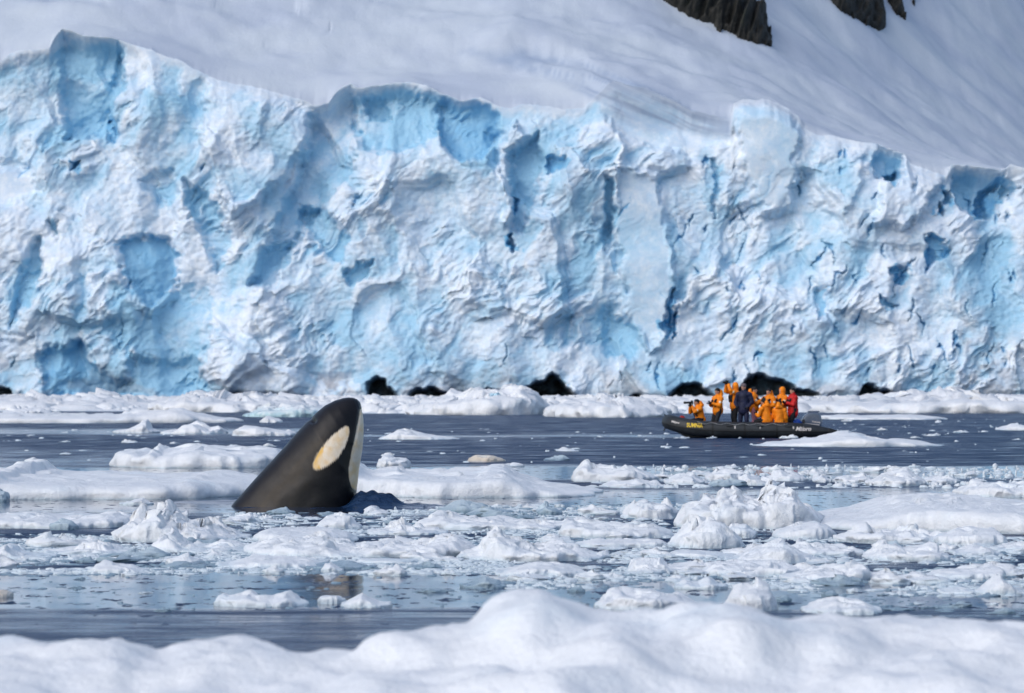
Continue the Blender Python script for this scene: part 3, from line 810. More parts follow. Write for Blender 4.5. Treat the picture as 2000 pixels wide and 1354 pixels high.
# --- broken ice field between the whale and the foreground floe
B = [
 (-40, 278, 1033, [(-40, 1004), (0, 1003), (60, 1002), (120, 1008), (160, 1010), (200, 1004), (230, 999), (255, 1006), (278, 1022)], 3.2, 0.04, 0.3, 'snow_ice', 'smooth thick white floe edge over blue-tinted water, with an even top', ),
 (96, 152, 1036, [(96, 1024), (115, 1013), (140, 1016), (152, 1026)], 0.6, 0.02, 0.4, 'clear_ice', 'grey-blue glassy ice block against the smooth thick white floe'),
 (222, 482, 1060, [(222, 1040), (262, 1018), (285, 1000), (305, 990), (328, 983), (334, 990), (340, 1008), (352, 1003), (362, 1006), (371, 1023), (385, 1017), (418, 1020), (438, 1034), (455, 1038), (482, 1048)], 3.0, 0.05, 0.9, 'snow_ice', 'tallest heaped pile of white ice with a slanting spike'),
 (288, 525, 1080, [(288, 1073), (312, 1058), (330, 1042), (340, 1036), (352, 1050), (372, 1062), (420, 1067), (436, 1060), (470, 1067), (525, 1073)], 2.0, 0.045, 0.8, 'snow_ice', 'jagged white ice mass leaning against the front of the spiked pile'),
 (498, 698, 1062, [(498, 1046), (512, 1034), (530, 1028), (600, 1030), (650, 1031), (682, 1040), (698, 1054)], 2.2, 0.02, 0.15, 'snow_ice', 'smooth rounded slab of white ice with a grey shaded end'),
 (480, 940, 1090, [(480, 1062), (530, 1052), (556, 1048), (600, 1056), (640, 1049), (662, 1056), (690, 1066), (740, 1061), (790, 1058), (840, 1056), (862, 1047), (886, 1041), (905, 1054), (940, 1068)], 2.6, 0.05, 0.7, 'snow_ice', 'long knobbly white ice ridge in front of the smooth rounded slab'),
 (428, 640, 1112, [(428, 1106), (470, 1093), (500, 1085), (560, 1086), (610, 1092), (640, 1102)], 1.8, 0.025, 0.25, 'snow_ice', 'low smooth white wedge of ice below the long knobbly ridge'),
 (598, 718, 1113, [(598, 1106), (620, 1100), (680, 1098), (718, 1108)], 0.9, 0.02, 0.3, 'clear_ice', 'dark grey glassy slab of ice with a white cone in front'),
 (627, 672, 1119, [(627, 1114), (638, 1101), (647, 1097), (656, 1103), (672, 1114)], 0.4, 0.015, 0.4, 'snow_ice', 'small white cone of ice in front of the grey glassy slab'),
 (698, 818, 1101, [(698, 1093), (706, 1090), (810, 1091), (818, 1096)], 0.7, 0.012, 0.2, 'snow_ice', 'thin flat bar of white ice floating level'),
 (806, 1134, 1036, [(806, 1024), (835, 1010), (850, 1003), (870, 1000), (882, 1006), (900, 1010), (950, 1012), (1000, 1016), (1060, 1018), (1095, 1018), (1112, 1011), (1134, 1030)], 2.4, 0.045, 0.6, 'snow_ice', 'long low white ice ridge, first beyond the pyramid-topped ice'),
 (712, 872, 1046, [(712, 1034), (770, 1029), (785, 1019), (800, 1030), (850, 1033), (872, 1040)], 1.6, 0.04, 0.8, 'snow_ice', 'flat rubbly white ice with one pointed tooth'),
 (898, 1188, 1097, [(898, 1078), (938, 1070), (950, 1048), (962, 1036), (972, 1032), (986, 1042), (1010, 1052), (1040, 1064), (1066, 1068), (1098, 1061), (1130, 1072), (1165, 1080), (1178, 1072), (1184, 1072), (1188, 1094)], 2.4, 0.045, 0.6, 'snow_ice', 'wide white ice mass rising to a blunt pyramid at one end'),
 (968, 1146, 1127, [(968, 1116), (1010, 1105), (1050, 1095), (1078, 1097), (1110, 1104), (1146, 1112)], 1.5, 0.03, 0.3, 'snow_ice', 'low sloping white slab just in front of the pyramid-topped ice'),
 (1226, 1334, 1122, [(1226, 1108), (1236, 1094), (1262, 1092), (1286, 1091), (1300, 1105), (1334, 1114)], 1.2, 0.04, 0.7, 'snow_ice', 'squarish white ice block with a low rubble tail'),
 (1088, 1318, 1052, [(1088, 1038), (1100, 1022), (1112, 1015), (1130, 1018), (1200, 1022), (1280, 1025), (1318, 1042)], 2.0, 0.04, 0.5, 'snow_ice', 'flat-topped white ice ridge reaching to the heaped block pile'),
 (1104, 1306, 1070, [(1104, 1064), (1160, 1051), (1220, 1052), (1290, 1054), (1306, 1062)], 1.2, 0.035, 0.5, 'snow_ice', 'low narrow shelf of white ice under the flat-topped ridge'),
 (1214, 1322, 1014, [(1214, 1004), (1228, 990), (1242, 981), (1262, 982), (1280, 987), (1300, 982), (1312, 988), (1322, 1000)], 1.3, 0.05, 0.8, 'snow_ice', 'rounded rough white ice lump at the edge of the calm lead'),
 (1318, 1606, 1034, [(1318, 1014), (1340, 980), (1372, 976), (1400, 975), (1404, 960), (1434, 960), (1446, 975), (1482, 980), (1490, 958), (1506, 953), (1524, 952), (1536, 948), (1544, 962), (1560, 975), (1580, 988), (1606, 1004)], 3.0, 0.05, 0.8, 'snow_ice', 'heaped pile of angular white blocks with two high crests'),
 (1306, 1452, 1072, [(1306, 1056), (1326, 1038), (1345, 1022), (1362, 1013), (1380, 1012), (1402, 1020), (1432, 1036), (1452, 1060)], 1.8, 0.03, 0.9, 'snow_ice', 'faceted greenish-white ice block in front of the heaped pile'),
 (1412, 1476, 1052, [(1412, 1034), (1430, 1022), (1455, 1022), (1476, 1038)], 1.0, 0.03, 0.5, 'snow_ice', 'smooth white lump wedged between the heaped pile and the faceted block'),
 (1508, 1632, 1054, [(1508, 1042), (1520, 1032), (1555, 1021), (1590, 1014), (1612, 1022), (1632, 1040)], 1.6, 0.02, 0.25, 'snow_ice', 'smooth tilted slab of white ice beside the large smooth floe'),
 (1580, 2180, 1042, [(1580, 1012), (1610, 1000), (1650, 994), (1690, 985), (1712, 976), (1745, 966), (1790, 960), (1850, 961), (1900, 965), (1960, 972), (2030, 980), (2180, 990)], 7.0, 0.03, 0.15, 'snow_ice', 'large smooth white floe domed like a whale back, beside the heaped block pile'),
 (1640, 1856, 1062, [(1640, 1044), (1670, 1031), (1690, 1028), (1740, 1034), (1800, 1036), (1856, 1046)], 1.5, 0.05, 0.8, 'snow_ice', 'rubbly white ice along the front of the large smooth floe'),
 (1826, 1966, 1066, [(1826, 1044), (1860, 1032), (1890, 1029), (1940, 1031), (1966, 1052)], 1.6, 0.025, 0.3, 'snow_ice', 'smooth white block at the front corner of the large smooth floe'),
 (1306, 1438, 1090, [(1306, 1080), (1316, 1074), (1345, 1072), (1400, 1077), (1438, 1084)], 1.0, 0.02, 0.2, 'snow_ice', 'small flat tongue of white ice in front of the faceted block'),
 (1416, 1596, 1102, [(1416, 1093), (1450, 1080), (1478, 1068), (1494, 1058), (1522, 1054), (1540, 1064), (1570, 1080), (1596, 1094)], 1.8, 0.035, 0.4, 'snow_ice', 'broad white hump of ice next to the flat tongue'),
 (1544, 1692, 1087, [(1544, 1066), (1556, 1060), (1572, 1057), (1600, 1065), (1640, 1065), (1670, 1072), (1692, 1082)], 1.5, 0.045, 0.8, 'snow_ice', 'rough white ice with a square shoulder behind the broad hump'),
 (1688, 1860, 1097, [(1688, 1080), (1702, 1074), (1735, 1068), (1750, 1063), (1768, 1072), (1800, 1071), (1860, 1084)], 1.7, 0.05, 0.9, 'snow_ice', 'craggy white ice ridge with a crown of small teeth'),
 (1858, 1950, 1087, [(1858, 1080), (1880, 1072), (1902, 1065), (1925, 1070), (1950, 1080)], 1.2, 0.03, 0.5, 'snow_ice', 'low rounded white ice lump beyond the craggy toothed ridge'),
 (1940, 2060, 1080, [(1940, 1070), (1970, 1062), (2010, 1060), (2060, 1070)], 1.4, 0.04, 0.6, 'snow_ice', 'rough white ice patch beside the low rounded lump'),
 (1372, 1566, 1127, [(1372, 1112), (1388, 1102), (1420, 1103), (1450, 1101), (1500, 1098), (1540, 1104), (1566, 1114)], 1.8, 0.05, 0.8, 'snow_ice', 'crumbling white ice ridge in front of the broad hump'),
 (1526, 1698, 1137, [(1526, 1124), (1570, 1113), (1600, 1107), (1625, 1104), (1654, 1107), (1658, 1100), (1692, 1101), (1698, 1130)], 1.3, 0.03, 0.6, 'snow_ice', 'white ice slab ending in an upright square block'),
 (1810, 1960, 1132, [(1810, 1122), (1822, 1114), (1870, 1110), (1930, 1107), (1950, 1106), (1960, 1118)], 1.1, 0.025, 0.3, 'snow_ice', 'straight-topped white ice bar behind the ice pyramid'),
 (1904, 1998, 1164, [(1904, 1158), (1922, 1143), (1936, 1126), (1948, 1114), (1958, 1126), (1974, 1144), (1998, 1158)], 0.8, 0.02, 0.35, 'snow_ice', 'small white ice pyramid standing alone'),
 (1832, 1908, 1162, [(1832, 1154), (1858, 1147), (1885, 1148), (1908, 1156)], 0.6, 0.025, 0.6, 'snow_ice', 'low white ice scrap leaning on the ice pyramid'),
 (1318, 1418, 1152, [(1318, 1146), (1338, 1135), (1348, 1138), (1362, 1142), (1384, 1132), (1400, 1138), (1418, 1148)], 0.7, 0.025, 0.6, 'snow_ice', 'low white ice piece with two small peaks'),
 (1416, 1514, 1195, [(1416, 1170), (1428, 1152), (1445, 1140), (1474, 1137), (1498, 1144), (1504, 1158), (1514, 1182)], 0.9, 0.03, 0.6, 'snow_ice', 'knobby white ice lump right behind the foreground floe'),
 (1570, 1726, 1202, [(1570, 1190), (1590, 1178), (1625, 1171), (1680, 1174), (1726, 1192)], 1.1, 0.03, 0.5, 'snow_ice', 'long low white ice piece right behind the foreground floe'),
 (1160, 1358, 1192, [(1160, 1172), (1180, 1160), (1208, 1149), (1240, 1155), (1280, 1151), (1320, 1158), (1358, 1176)], 1.3, 0.035, 0.6, 'snow_ice', 'wide bumpy white ice piece behind the hump of the foreground floe'),
 (418, 604, 1186, [(418, 1178), (428, 1162), (438, 1157), (450, 1162), (474, 1158), (492, 1154), (510, 1165), (540, 1166), (564, 1156), (585, 1170), (604, 1180)], 0.9, 0.025, 0.6, 'snow_ice', 'bumpy white ice floating alone on smooth pale water'),
 (620, 674, 1180, [(620, 1170), (628, 1162), (642, 1158), (660, 1159), (674, 1174)], 0.5, 0.02, 0.8, 'snow_ice', 'small angular white ice block next to a low white dome'),
 (666, 764, 1188, [(666, 1178), (690, 1166), (710, 1157), (730, 1169), (750, 1180), (764, 1184)], 0.7, 0.018, 0.3, 'snow_ice', 'low white ice dome on smooth pale water'),
 (900, 990, 1150, [(900, 1142), (920, 1134), (946, 1126), (972, 1134), (990, 1144)], 0.7, 0.03, 0.7, 'clear_ice', 'greyish slushy ice mound on smooth pale water'),
 (-30, 112, 1093, [(-30, 1084), (0, 1080), (10, 1066), (20, 1061), (28, 1066), (40, 1078), (80, 1085), (112, 1089)], 1.1, 0.03, 0.6, 'snow_ice', 'white ice ridge with a single tall tooth'),
 (86, 266, 1084, [(86, 1078), (130, 1071), (188, 1061), (222, 1068), (266, 1079)], 1.4, 0.04, 0.7, 'snow_ice', 'long low rubble-topped white ice behind grey slush'),
 (176, 288, 1122, [(176, 1110), (196, 1102), (212, 1099), (262, 1105), (288, 1116)], 0.9, 0.03, 0.7, 'snow_ice', 'rough white ice patch at the edge of the grey slush'),
 (-20, 24, 1168, [(-20, 1152), (4, 1151), (18, 1154), (24, 1162)], 0.4, 0.015, 0.4, 'tan_ice', 'small yellowish ice lump on smooth pale water'),
 (100, 190, 1012, [(100, 1004), (150, 1000), (190, 1006)], 1.2, 0.02, 0.3, 'snow_ice', 'thin white ice skin beyond the smooth thick floe edge'),
 (856, 1000, 1004, [(856, 994), (905, 978), (930, 982), (960, 990), (1000, 998)], 1.6, 0.03, 0.6, 'clear_ice', 'pale glassy ice heap on the near side of the smooth floe by the whale'),
 (1046, 1098, 1006, [(1046, 998), (1064, 984), (1080, 990), (1098, 998)], 0.9, 0.03, 0.7, 'clear_ice', 'small glassy ice block at the rim of the calm lead'),
 (618, 706, 1034, [(618, 1028), (635, 1020), (662, 1010), (684, 1008), (706, 1024)], 1.0, 0.035, 0.9, 'snow_ice', 'toothed white ice just beyond the smooth rounded slab'),
 (440, 500, 1022, [(440, 1016), (470, 1006), (492, 1004), (500, 1014)], 0.9, 0.03, 0.6, 'snow_ice', 'tilted white ice block between the spiked pile and the whale'),
 (236, 300, 986, [(236, 984), (262, 976), (280, 974), (300, 984)], 0.6, 0.02, 0.5, 'snow_ice', 'little white ice cone in the smooth water before the long flat floe'),
]
for i, e in enumerate(B):
    xl, xr, yb, sil, dp, rg, jg, mt, lab = e
    HF(xl, xr, yb, sil, dp, lab, 200 + i * 3, rg * 0.8, jg * 1.15, mt, fs=0.24, hs=0.9)

# --- far floes
FA = [
 (-260, 444, 827, [(-260, 812), (0, 812), (150, 812), (250, 812), (266, 806), (300, 803), (350, 800), (385, 805), (415, 812), (428, 818), (444, 816)], 12, 'far_ice', 'long thin white floe rising to a rounded hump at one end', 0.15),
 (220, 315, 846, [(220, 843), (255, 839), (272, 832), (284, 824), (291, 822), (296, 838), (315, 843)], 3, 'far_ice', 'small white floe with a curled pointed horn', 0.08),
 (312, 444, 848, [(312, 844), (350, 839), (366, 831), (385, 828), (400, 833), (412, 841), (428, 835), (444, 840)], 4, 'far_ice', 'white floe with two bumps next to the horned one', 0.1),
 (453, 575, 852, [(453, 846), (466, 836), (480, 831), (505, 834), (530, 840), (575, 843)], 4, 'far_ice', 'low white floe seen just beyond the whale\'s sloping back', 0.1),
 (740, 895, 859, [(740, 856), (765, 847), (780, 841), (800, 845), (850, 851), (895, 856)], 4, 'far_ice', 'low ragged white floe between the whale and the boat', 0.1),
 (1478, 1842, 873, [(1478, 871), (1500, 863), (1560, 861), (1598, 855), (1640, 848), (1670, 849), (1700, 854), (1730, 858), (1770, 861), (1810, 865), (1842, 871)], 6, 'far_ice', 'smooth white floe sloping up towards the stern of the inflatable boat', 0.05),
 (792, 1070, 811, [(792, 802), (830, 791), (868, 781), (930, 773), (985, 769), (1020, 765), (1040, 769), (1070, 778)], 22, 'far_ice', 'broad white floe under the glacier with a pale blue block before it', 0.4),
 (928, 1004, 810, [(928, 796), (940, 784), (955, 777), (972, 779), (990, 790), (1004, 802)], 6, 'blue_ice', 'pale blue rounded glacier-ice block among white floes', 0.3),
 (1060, 1300, 816, [(1060, 800), (1110, 786), (1180, 784), (1240, 788), (1300, 796)], 24, 'far_ice', 'white rubble floe ahead of the boat\'s bow', 0.4),
 (1556, 2100, 808, [(1556, 788), (1640, 784), (1700, 782), (1740, 778), (1790, 773), (1830, 770), (1880, 775), (1930, 780), (2000, 779), (2100, 782)], 40, 'far_ice', 'widest white ice bank at the glacier foot beyond the outboard motor', 0.5),
 (1600, 1842, 820, [(1600, 812), (1660, 811), (1760, 812), (1842, 815)], 10, 'far_ice', 'thin flat white floe in front of the widest ice bank', 0.1),
 (1950, 2060, 841, [(1950, 836), (1970, 830), (1995, 832), (2060, 836)], 5, 'far_ice', 'small low white floe out on the dark water beyond the boat', 0.1),
 (-140, 340, 802, [(-140, 780), (0, 777), (80, 780), (160, 777), (210, 776), (260, 782), (340, 790)], 40, 'far_ice', 'wide white rubble bank under the teal glacier ice', 0.5),
 (0, 98, 809, [(0, 806), (40, 803), (85, 800), (98, 805)], 7, 'far_ice', 'narrow white floe just in front of the wide rubble bank', 0.15),
 (240, 290, 812, [(240, 808), (268, 798), (290, 806)], 6, 'far_ice', 'small white ice bump behind the rounded hump', 0.15),
 (300, 620, 806, [(300, 790), (390, 777), (450, 776), (520, 780), (580, 784), (620, 790)], 30, 'far_ice', 'white rubble bank at the glacier foot left of the whale\'s snout', 0.5),
 (478, 640, 815, [(478, 810), (520, 800), (560, 796), (600, 794), (640, 800)], 8, 'teal_base', 'turquoise-based floe beyond the whale\'s forehead', 0.2),
 (508, 552, 826, [(508, 822), (520, 815), (535, 818), (552, 822)], 3, 'far_ice', 'tiny white floe between the turquoise floe and the whale', 0.08),
 (700, 810, 806, [(700, 790), (740, 785), (780, 788), (810, 796)], 18, 'far_ice', 'white rubble floe at the tip of the whale\'s snout', 0.4),
]
for i, (xl, xr, yb, sil, dp, mt, lab, rg) in enumerate(FA):
    HF(xl, xr, yb, sil, dp, lab.replace('left of', 'beside'), 500 + i * 3, rg * 0.7, 0.8, mt, fs=1.0 if dp < 9 else 1.8, N=260, M=22, draft=0.6)
tick('floes')

# --- loose brash: repeated pieces as individuals, the finest bits as stuff
rng = np.random.default_rng(7)
random.seed(7)
LIB = []
for k in range(14):
    a, b = rng.uniform(0.8, 1.2), rng.uniform(0.5, 0.9)
    pk = rng.uniform(-0.6, 0.6); hh = rng.uniform(0.32, 0.75); hw = rng.uniform(0.35, 0.9); h2 = rng.uniform(0.1, 0.3)
    def top(x, pk=pk, hh=hh, hw=hw, h2=h2):
        return h2 + (hh - h2) * np.exp(-((x - pk) / hw) ** 2)
    P, fc = ice_shape(a, b, top, 900 + k * 5, 0.10, 44, 8, 1.0, 0.5, 0.8, 0.6, 0.1, 0.55)
    LIB.append(mesh_from('brash_ice', P, fc))
LIB_C = []
for me in LIB:
    c = me.copy(); c.materials.append(MAT['clear_ice']); LIB_C.append(c)
    me.materials.append(MAT['snow_ice'])
def clear_of(x, y, r):
    for (fx, fy, fa, fb) in FLOES:
        if ((x - fx) / (fa + r * 0.3)) ** 2 + ((y - fy) / (fb + r * 0.3)) ** 2 < 1: return False
    return True
def scatter(n, boxes, smin, smax, label, group, clear=0.0, pw=2.0, zs=1.0):
    made = 0; tries = 0
    tot = sum(b[4] for b in boxes)
    while made < n and tries < n * 40:
        tries += 1
        r = rng.uniform(0, tot)
        for x0, x1, y0, y1, w in boxes:
            r -= w
            if r <= 0: break
        py = rng.uniform(y0, y1); px = rng.uniform(x0, x1)
        D = depth_of_row(py); x = (px - 1000) / F * D
        s = smin + (smax - smin) * rng.uniform() ** pw
        if not clear_of(x, D, s): continue
        if abs(x + 3.05) < 1.35 and abs(D - 61.4) < 2.6: continue       # keep the whale clear
        k = rng.integers(len(LIB))
        glassy = rng.uniform() < clear
        o = obj('brash_ice', (LIB_C if glassy else LIB)[k], None, loc=(x, D, -0.04 * s * rng.uniform(0, 1)), category='brash ice', group=group,
                label=(label if not glassy else label.replace('white', 'grey glassy')) + ' of loose ice near the ' + neighbour(x, D))
        o.rotation_euler = (0, 0, rng.uniform(0, 6.28)); o.scale = (s, s, s * rng.uniform(0.32, 0.7) * zs)
        FLOES.append((x, D, s * 0.7, s * 0.7))
        made += 1
scatter(170, [(-60, 480, 1062, 1125, 1.6), (440, 1300, 1000, 1030, 1.4), (500, 1000, 1060, 1125, 1.4), (1000, 1560, 1050, 1140, 1.6), (1560, 2060, 1060, 1150, 1.5), (850, 1320, 985, 1010, 0.6)],
        0.09, 0.36, 'small white lump', 'brash lumps in the broken ice field', 0.25)
scatter(26, [(-60, 1150, 1112, 1195, 1.0), (1500, 2050, 1140, 1205, 1.2)], 0.05, 0.16, 'little white bit', 'bits on the smooth water', 0.7)
scatter(46, [(1150, 2060, 914, 952, 3), (700, 1150, 880, 915, 0.3)], 0.12, 0.42, 'small white bit', 'bits in the belt beyond the lead', 0.2)
scatter(26, [(-80, 560, 852, 905, 1), (720, 1300, 820, 900, 1), (1650, 2060, 815, 860, 1.4)], 0.12, 0.5, 'tiny white bit', 'bits on the dark ruffled water', 0.1)
LABEL_FAR = 'white chunk'
scatter(110, [(-120, 2120, 781, 800, 1.0), (-120, 2120, 778, 786, 1.0)], 1.0, 3.6, LABEL_FAR, 'chunks along the glacier foot', 0.0, zs=0.5)
tick('brash')

def chip_field(name, n, boxes, smin, smax, hmin, hmax, mat, label, cat, seed):
    """many tiny bits joined into one body of slush"""
    g = np.random.default_rng(seed)
    w = np.array([b[4] for b in boxes], float); pick = g.choice(len(boxes), n, p=w / w.sum())
    bx = np.array([b[:4] for b in boxes], float)[pick]
    px = g.uniform(bx[:, 0], bx[:, 1]); py = g.uniform(bx[:, 2], bx[:, 3])
    D = K / (py - HOR); x = (px - 1000) / F * D
    cl = fbm2(x / 1.4 * 55 / D.mean(), D / 2.4 * 55 / D.mean(), 3, seed)
    keep = (cl + g.normal(0, 0.15, n)) > -0.02
    whale = (np.abs(x + 3.05) < 1.2) & (np.abs(D - 61.4) < 2.3)
    keep &= ~whale
    x, D = x[keep], D[keep]; n = len(x)
    sg = 7
    an = np.linspace(0, 2 * np.pi, sg, endpoint=False)
    s = smin + (smax - smin) * g.uniform(size=n) ** 2.2
    hgt = hmin + (hmax - hmin) * g.uniform(size=n) ** 2
    rot = g.uniform(0, 6.28, n)
    R1 = s[:, None] * (1 + 0.35 * (g.uniform(size=(n, sg)) - 0.5) * 2); R2 = R1 * g.uniform(0.35, 0.85, (n, sg))
    A = an[None, :] + rot[:, None]
    lo = np.stack([x[:, None] + R1 * np.cos(A), D[:, None] + R1 * np.sin(A) * 0.8, np.full((n, sg), -0.02)], -1)
    hi = np.stack([x[:, None] + R2 * np.cos(A), D[:, None] + R2 * np.sin(A) * 0.8, hgt[:, None] * g.uniform(0.5, 1.1, (n, sg))], -1)
    apex = np.stack([x + s * 0.2 * g.normal(size=n), D, hgt * g.uniform(0.8, 1.5, n)], -1)[:, None, :]
    V = np.concatenate([lo, hi, apex], 1).reshape(-1, 3)
    k = 2 * sg + 1; off = (np.arange(n) * k)[:, None]
    F4 = []
    for i in range(sg):
        j = (i + 1) % sg
        F4.append(np.concatenate([off + i, off + j, off + sg + j], 1)); F4.append(np.concatenate([off + i, off + sg + j, off + sg + i], 1))
        F4.append(np.concatenate([off + sg + i, off + sg + j, off + 2 * sg], 1))
    me = mesh_from(name, V, np.concatenate(F4), smooth=False)
    return obj(name, me, MAT[mat], kind='stuff', label=label, category=cat)
fld = [(-60, 460, 1045, 1122, 1.3), (440, 1300, 996, 1060, 1.5), (460, 1020, 1060, 1122, 1.3), (980, 1620, 1030, 1150, 1.6), (1560, 2080, 1050, 1165, 1.6), (850, 1330, 985, 1006, 0.5)]
chip_field('ice_slush', 20000, fld + [(-80, 470, 1050, 1122, 1.2)], 0.015, 0.13, 0.004, 0.024, 'snow_ice', 'fine white ice rubble filling the gaps in the broken ice field', 'slush', 3)
chip_field('ice_slush', 11000, fld + [(-80, 470, 1050, 1126, 1.5), (300, 760, 1085, 1125, 0.7)], 0.02, 0.12, 0.003, 0.014, 'clear_ice', 'fine dark glassy slush between the white pieces of the ice field', 'slush', 4)
chip_field('ice_slush', 500, [(-80, 1150, 1124, 1192, 1), (1500, 2080, 1150, 1205, 1)], 0.02, 0.09, 0.002, 0.012, 'clear_ice', 'thin dark films of ice scattered on the smooth pale water', 'slush', 9)
chip_field('ice_slush', 1500, [(1130, 2080, 912, 954, 3), (560, 860, 984, 1000, 0.4)], 0.02, 0.16, 0.01, 0.07, 'snow_ice', 'fine white rubble in the ice belt beyond the calm lead', 'slush', 5)
chip_field('ice_slush', 9000, [(-200, 2200, 779, 800, 1), (-200, 2200, 776.5, 783, 1), (600, 1560, 796, 808, 0.35), (-200, 420, 796, 806, 0.15)], 0.4, 2.6, 0.1, 0.6, 'far_ice', 'crowded white brash belt along the foot of the glacier', 'brash ice', 6)
chip_field('ice_slush', 500, [(-100, 1500, 838, 858, 1), (-100, 2100, 860, 905, 0.7), (1500, 2100, 812, 850, 1)], 0.03, 0.2, 0.01, 0.05, 'far_ice', 'scattered white specks of ice on the dark ruffled water', 'brash ice', 8)
tick('slush')
# ------------------------------------------------------------------ the whale
OD = depth_of_row(989)
OM = OD / F                                  # metres per photo pixel at the whale
def build_orca():
    dors = [(705, 797), (705.5, 791), (703.5, 785), (698, 779.5), (690, 776.2), (681, 776.2), (672, 777.6), (653, 781), (636, 790), (616, 806.5), (604, 820), (590, 833), (575, 849),
            (554, 877), (514, 915), (459, 980), (400, 1050), (330, 1140), (240, 1255), (150, 1370), (90, 1450)]
    vent = [(705, 799), (706.5, 803), (708, 810), (709.6, 818), (710, 830), (710, 845), (709, 860), (707.5, 878), (705, 897), (701.5, 915), (698.5, 935),
            (696.5, 960), (695, 992), (685, 1060), (650, 1160), (590, 1265), (480, 1380), (330, 1480), (150, 1520), (95, 1462)]
    def resample(pts, n):
        p = np.array(pts, float)
        for _ in range(1):      # light rounding of the traced outline
            q = p.copy(); q[1:-1] = 0.25 * p[:-2] + 0.5 * p[1:-1] + 0.25 * p[2:]
            m = np.empty((2 * len(q) - 1, 2)); m[0::2] = q; m[1::2] = 0.5 * (q[1:] + q[:-1]); p = m
        s = np.concatenate([[0], np.cumsum(np.hypot(*np.diff(p, axis=0).T))])
        t = np.linspace(0, 1, n) ** 1.35 * s[-1]
        return np.stack([np.interp(t, s, p[:, 0]), np.interp(t, s, p[:, 1])], -1)
    n, k = 330, 180
    Dp, Vp = resample(dors, n), resample(vent, n)
    mid = 0.5 * (Dp + Vp)
    s = np.concatenate([[0], np.cumsum(np.hypot(*np.diff(mid, axis=0).T))]) * OM
    thick = np.hypot(*(Dp - Vp).T) * OM
    wid = np.minimum(0.5 * thick * 1.02, 0.62)
    wid = np.where(s < 0.5, np.maximum(wid, 0.34 * (1 - np.exp(-s / 0.10)) ), wid)
    wid = wid * (1 - 0.75 * sstep(3.2, 4.7, s))
    a = np.linspace(0, 2 * np.pi, k, endpoint=False)
    # section: dorsal at angle 0, ventral at pi; slightly fuller below
    cs, sn = np.cos(a), np.sin(a)
    U = 0.5 + 0.5 * cs                        # 1 dorsal .. 0 ventral
    S = np.sign(sn) * np.abs(sn) ** 0.86
    PX = Vp[:, 0:1] * (1 - U) + Dp[:, 0:1] * U
    PY = Vp[:, 1:2] * (1 - U) + Dp[:, 1:2] * U
    W = wid[:, None] * S * (1 + 0.10 * (0.5 - U))
    # relief on the skin: blowhole, mouth line, eye, soft creases behind the head
    side = np.abs(W) / np.maximum(wid[:, None], 1e-3)
    dent = 0.055 * np.exp(-((PX - 612) / 7) ** 2 - ((PY - 821) / 5) ** 2) * (side < 0.75)
    mouth = [(704.5, 800), (703, 815), (700.5, 832), (697, 850), (694.5, 862)]
    mp = np.array(mouth); mx = np.interp(PY, mp[:, 1], mp[:, 0])
    inm = (PY > 799) & (PY < 866)
    dent = dent + 0.022 * np.exp(-((PX - mx) / 1.6) ** 2) * inm
    dent = dent - 0.012 * np.exp(-((PX - mx + 6) / 4) ** 2) * inm
    dent = dent + 0.010 * np.exp(-((PX - 688) / 3) ** 2 - ((PY - 843) / 2.6) ** 2)
    crease = (PX - 575) * 0.64 + (PY - 905) * 0.77
    dent = dent + 0.004 * np.sin(crease / 9.0 + 1.5 * noise2(PX / 40, PY / 40, 3)) * sstep(900, 950, PY)
    dent = dent + 0.004 * noise2(PX / 30, PY / 30, 5)
    cxp, cyp = mid[:, 0:1], mid[:, 1:2]
    rr = np.sqrt(((PX - cxp) * OM) ** 2 + ((PY - cyp) * OM) ** 2 + W ** 2) + 1e-4
    fsh = 1 - dent / np.maximum(rr, 0.05)
    PX2 = cxp + (PX - cxp) * fsh; PY2 = cyp + (PY - cyp) * fsh; W2 = W * fsh
    ox = 600.0
    V = np.stack([(PX2 - ox) * OM, -W2 * 1.0, (989 - PY2) * OM], -1)
    Vf = V.reshape(-1, 3)
    nose = V[0].mean(0) + np.array([0.004, 0, 0.004]); tail = V[-1].mean(0)
    Vf = np.concatenate([Vf, [nose, tail]])
    faces = [tuple(f) for f in grid_faces(k, n, True).tolist()]
    for i in range(k):
        j = (i + 1) % k
        faces.append((n * k, j, i)); faces.append((n * k + 1, (n - 1) * k + i, (n - 1) * k + j))
    me = mesh_from('orca', Vf, faces)
    # skin markings, painted on both flanks from the profile
    px, py = PX.ravel(), PY.ravel()
    wob = 1.0 * noise2(px / 6, py / 6, 7)
    eye = [(615.2, 914), (615.5, 903), (619, 893), (628, 879), (641, 862), (655, 848), (668, 837), (678, 832), (683, 834), (684.5, 842), (683, 853), (676, 872), (664, 892), (650, 904), (635, 912.5), (622, 917)]
    chin = [(704.2, 799), (701.5, 818), (697.5, 838), (694.5, 858), (690, 876), (686, 897), (683.2, 915), (684, 935), (688, 950), (695, 957.5), (730, 955), (740, 800)]
    white = sstep(-1.2, 1.2, poly_sd(px + wob, py + wob, eye)) * (side.ravel() > 0.35)
    white = np.maximum(white, sstep(-1.0, 1.0, poly_sd(px + 0.5 * wob, py, chin)))
    yel = fbm2(px / 16, py / 16, 2, 9) * 0.35 + 0.75 * (1 - sstep(0, 16, poly_sd(px, py, eye))) * ((px - 640) * 0.7 + (py - 870) * 0.15 < -2) + 0.30 * sstep(890, 950, py) * (px > 670)
    yel = np.clip(yel + 0.10, 0, 1)
    # upper back painted lighter as sky reflection, a pale cape edge, and brown diatom film on the flank
    cape = (px - 640) * 0.735 + (py - 852) * 0.68 + 5 * noise2(px / 40, py / 40, 13)
